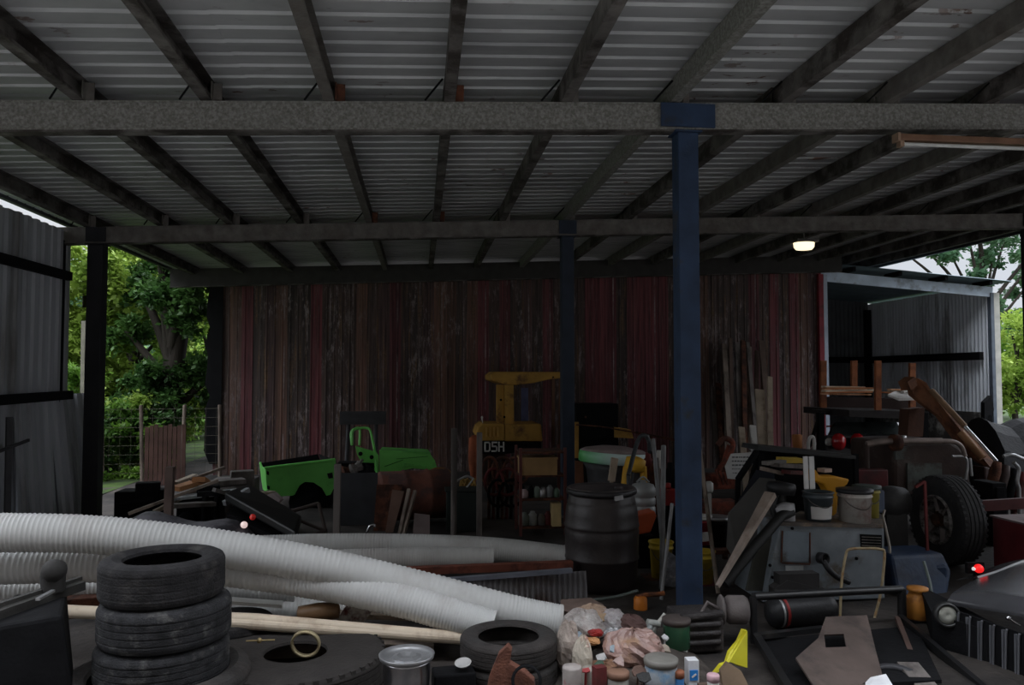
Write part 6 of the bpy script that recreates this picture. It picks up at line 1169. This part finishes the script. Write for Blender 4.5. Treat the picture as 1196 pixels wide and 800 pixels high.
# ---- jeep style front, bottom right
t = thing('black_vehicle_front', 'black vehicle front with bonnet, headlamp and slotted grille at bottom right', 'vehicle', (W(1160,740,4.6).x, 4.6, 0))
paint = M('dusty black car paint', (.075,.075,.082), .25, .1, .2, 3, .02, spec=.7)
A1 = W(1106,697,4.9); A2 = W(1150,676,5.2); A3 = W(1215,646,5.6); B1 = W(1120,708,4.75); B2 = W(1215,745,4.25); Mx = W(1215,690,4.9)
def surf(rows, up=.0):
    q = B(); R_ = len(rows); K_ = len(rows[0]); q.add([p for r_ in rows for p in r_], [(j*K_+i, j*K_+i+1, (j+1)*K_+i+1, (j+1)*K_+i) for j in range(R_-1) for i in range(K_-1)], 0, True); return q
front = bez([W(1108,699,4.75), W(1130,702,4.66), W(1160,706,4.5), W(1196,712,4.3), W(1240,720,4.1)], 12)
crown = bez([W(1112,693,5.0), W(1134,688,4.95), W(1165,689,4.8), W(1200,695,4.6), W(1245,703,4.4)], 12)
mid = bez([W(1125,684,5.25), W(1150,677,5.2), W(1178,674,5.1), W(1210,674,4.95), W(1250,676,4.8)], 12)
ridge = bez([W(1142,675,5.5), W(1165,668,5.45), W(1190,658,5.4), W(1215,651,5.35), W(1255,645,5.3)], 12)
back = [p+V((.0,.25,-.08)) for p in ridge]; under = [p+V((0,.04,-.05)) for p in front]
q = surf([under, front, crown, mid, ridge, back]); q.build('bonnet', paint, t)
q = B(); q.tube(bez([p+V((0,-.005,.002)) for p in ridge[::3]], 24), .014, 8); q.build('bonnet_highlight', M('painted bonnet highlight', (.75,.76,.80), .35, .4), t)  # pale tube painted in as the highlight along the bonnet ridge
# grille plane
G0 = W(1112,712,4.62); G1 = W(1245,758,3.98); hh = .27
q = B(); q.hexa([G0+V((0,.04,-hh-.05)), G1+V((0,.04,-hh-.05)), G1+V((0,.10,-hh-.05)), G0+V((0,.10,-hh-.05)), G0+V((0,.04,0)), G1+V((0,.04,0)), G1+V((0,.10,0)), G0+V((0,.10,0))]); q.build('grille_shell', black_m, t)
for k in range(9):
    s_ = (k+.55)/9; p = G0.lerp(G1, s_); q = B(); d_ = (G1-G0).normalized()
    q.bar(p+V((0,.02,-.015)), p+V((0,.025,-hh)), .018, .012, up=V((0,1,0))); q.tube([p+V((0,-.006,-.004)), p+V((0,.0,-.03)), p+V((0,.012,-hh))], .007, 6); q.build('grille_slat', M('slat and highlight silver', (.24,.245,.27), .25, .5, .2, 6, .05), t)  # thin front tube on each slat stands in for its highlight
q = B(); hp = W(1106,718,4.62); q.lathe([(.0,-.012),(.03,-.02),(.055,-.012),(.062,.01)], hp, V((.25,1,-.05)), 22); hl = q.build('headlamp', M('headlamp glass', (.55,.56,.50), .12, .5, .2, 4, 0, spec=1), t)
q = B(); q.lathe([(.060,-.02),(.074,-.02),(.074,.03),(.060,.03)], hp, V((.25,1,-.05)), 24, closed=True); q.build('lamp_bezel', M('dark bezel', (.05,.05,.05), .3, .4), hl)
q = B(); q.hexa([V((hp.x-.03,4.72,0.0)), V((G1.x,4.15,0.0)), V((G1.x,4.9,0.0)), V((hp.x+.25,5.2,0.0)), V((hp.x-.03,4.72,hp.z-.02)), V((G1.x,4.15,G1.z-.05)), V((G1.x,4.95,G1.z)), V((hp.x+.27,5.3,hp.z))]); q.build('wing_body', black_m, t)
q = B(); p = W(1178,722,4.38); q.lathe([(0,-.01),(.014,-.006),(.014,.01)], p, V((0,1,0)), 12); q.tube([p, p+V((.03,0,-.02)), p+V((.06,-.02,-.04))], .007, 6); q.build('bonnet_catch', chrome, t)

# ---- lamps on the ceiling
t = thing('ceiling_lamp', 'lit warm white bulkhead lamp under the far roof at right', 'lamp', W(939,287,10.6)); p = W(939,287,10.6)
q = B(); q.lathe([(.02,-.06),(.10,-.055),(.125,-.02),(.13,.04)], p, V((0,0,1)), 24, sx=1.15); q.build('diffuser', M('lit warm diffuser', (.9,.85,.7), .4, emit=((1,.85,.55),1.7)), t)
q = B(); q.box(p+V((0,0,.06)), (.32,.26,.04)); q.tube([p+V((0,0,.07)), V((p.x,10.6,roofz(p.x)+.34))], .014, 8); q.build('lamp_base', steel_grimy, t)
t = thing('fluorescent_fitting', 'unlit fluorescent batten with a brown housing below the near beam', 'lamp', W(1120,162,5.15)); 
a = W(1047,161,5.15); c_ = W(1215,161,5.15); c_.z = a.z+.038*(c_.x-a.x)*.0
q = B(); q.bar(a, c_, .07, .045); q.build('housing', M('brown coppery housing', (.20,.11,.07), .5, .3, .3, 9, .1), t, bevel=.004)
q = B(); q.tube([a+V((.05,-.005,-.045)), c_+V((0,-.005,-.045))], .014, 12); q.build('tube', M('unlit white tube', (.62,.63,.62), .3), t)
q = B(); q.box(a+V((.03,0,-.035)), (.03,.05,.06)); q.box(a+V((.0,0,.0)), (.02,.075,.06)); q.build('end_cap', M('pale brown end cap', (.30,.20,.14), .5), t)
for s_ in (.12, .75): q = B(); q.tube([a.lerp(c_, s_)+V((0,0,.02)), a.lerp(c_, s_)+V((0,.16,.09))], .006, 6); q.build('hanger', steel_grimy, t)
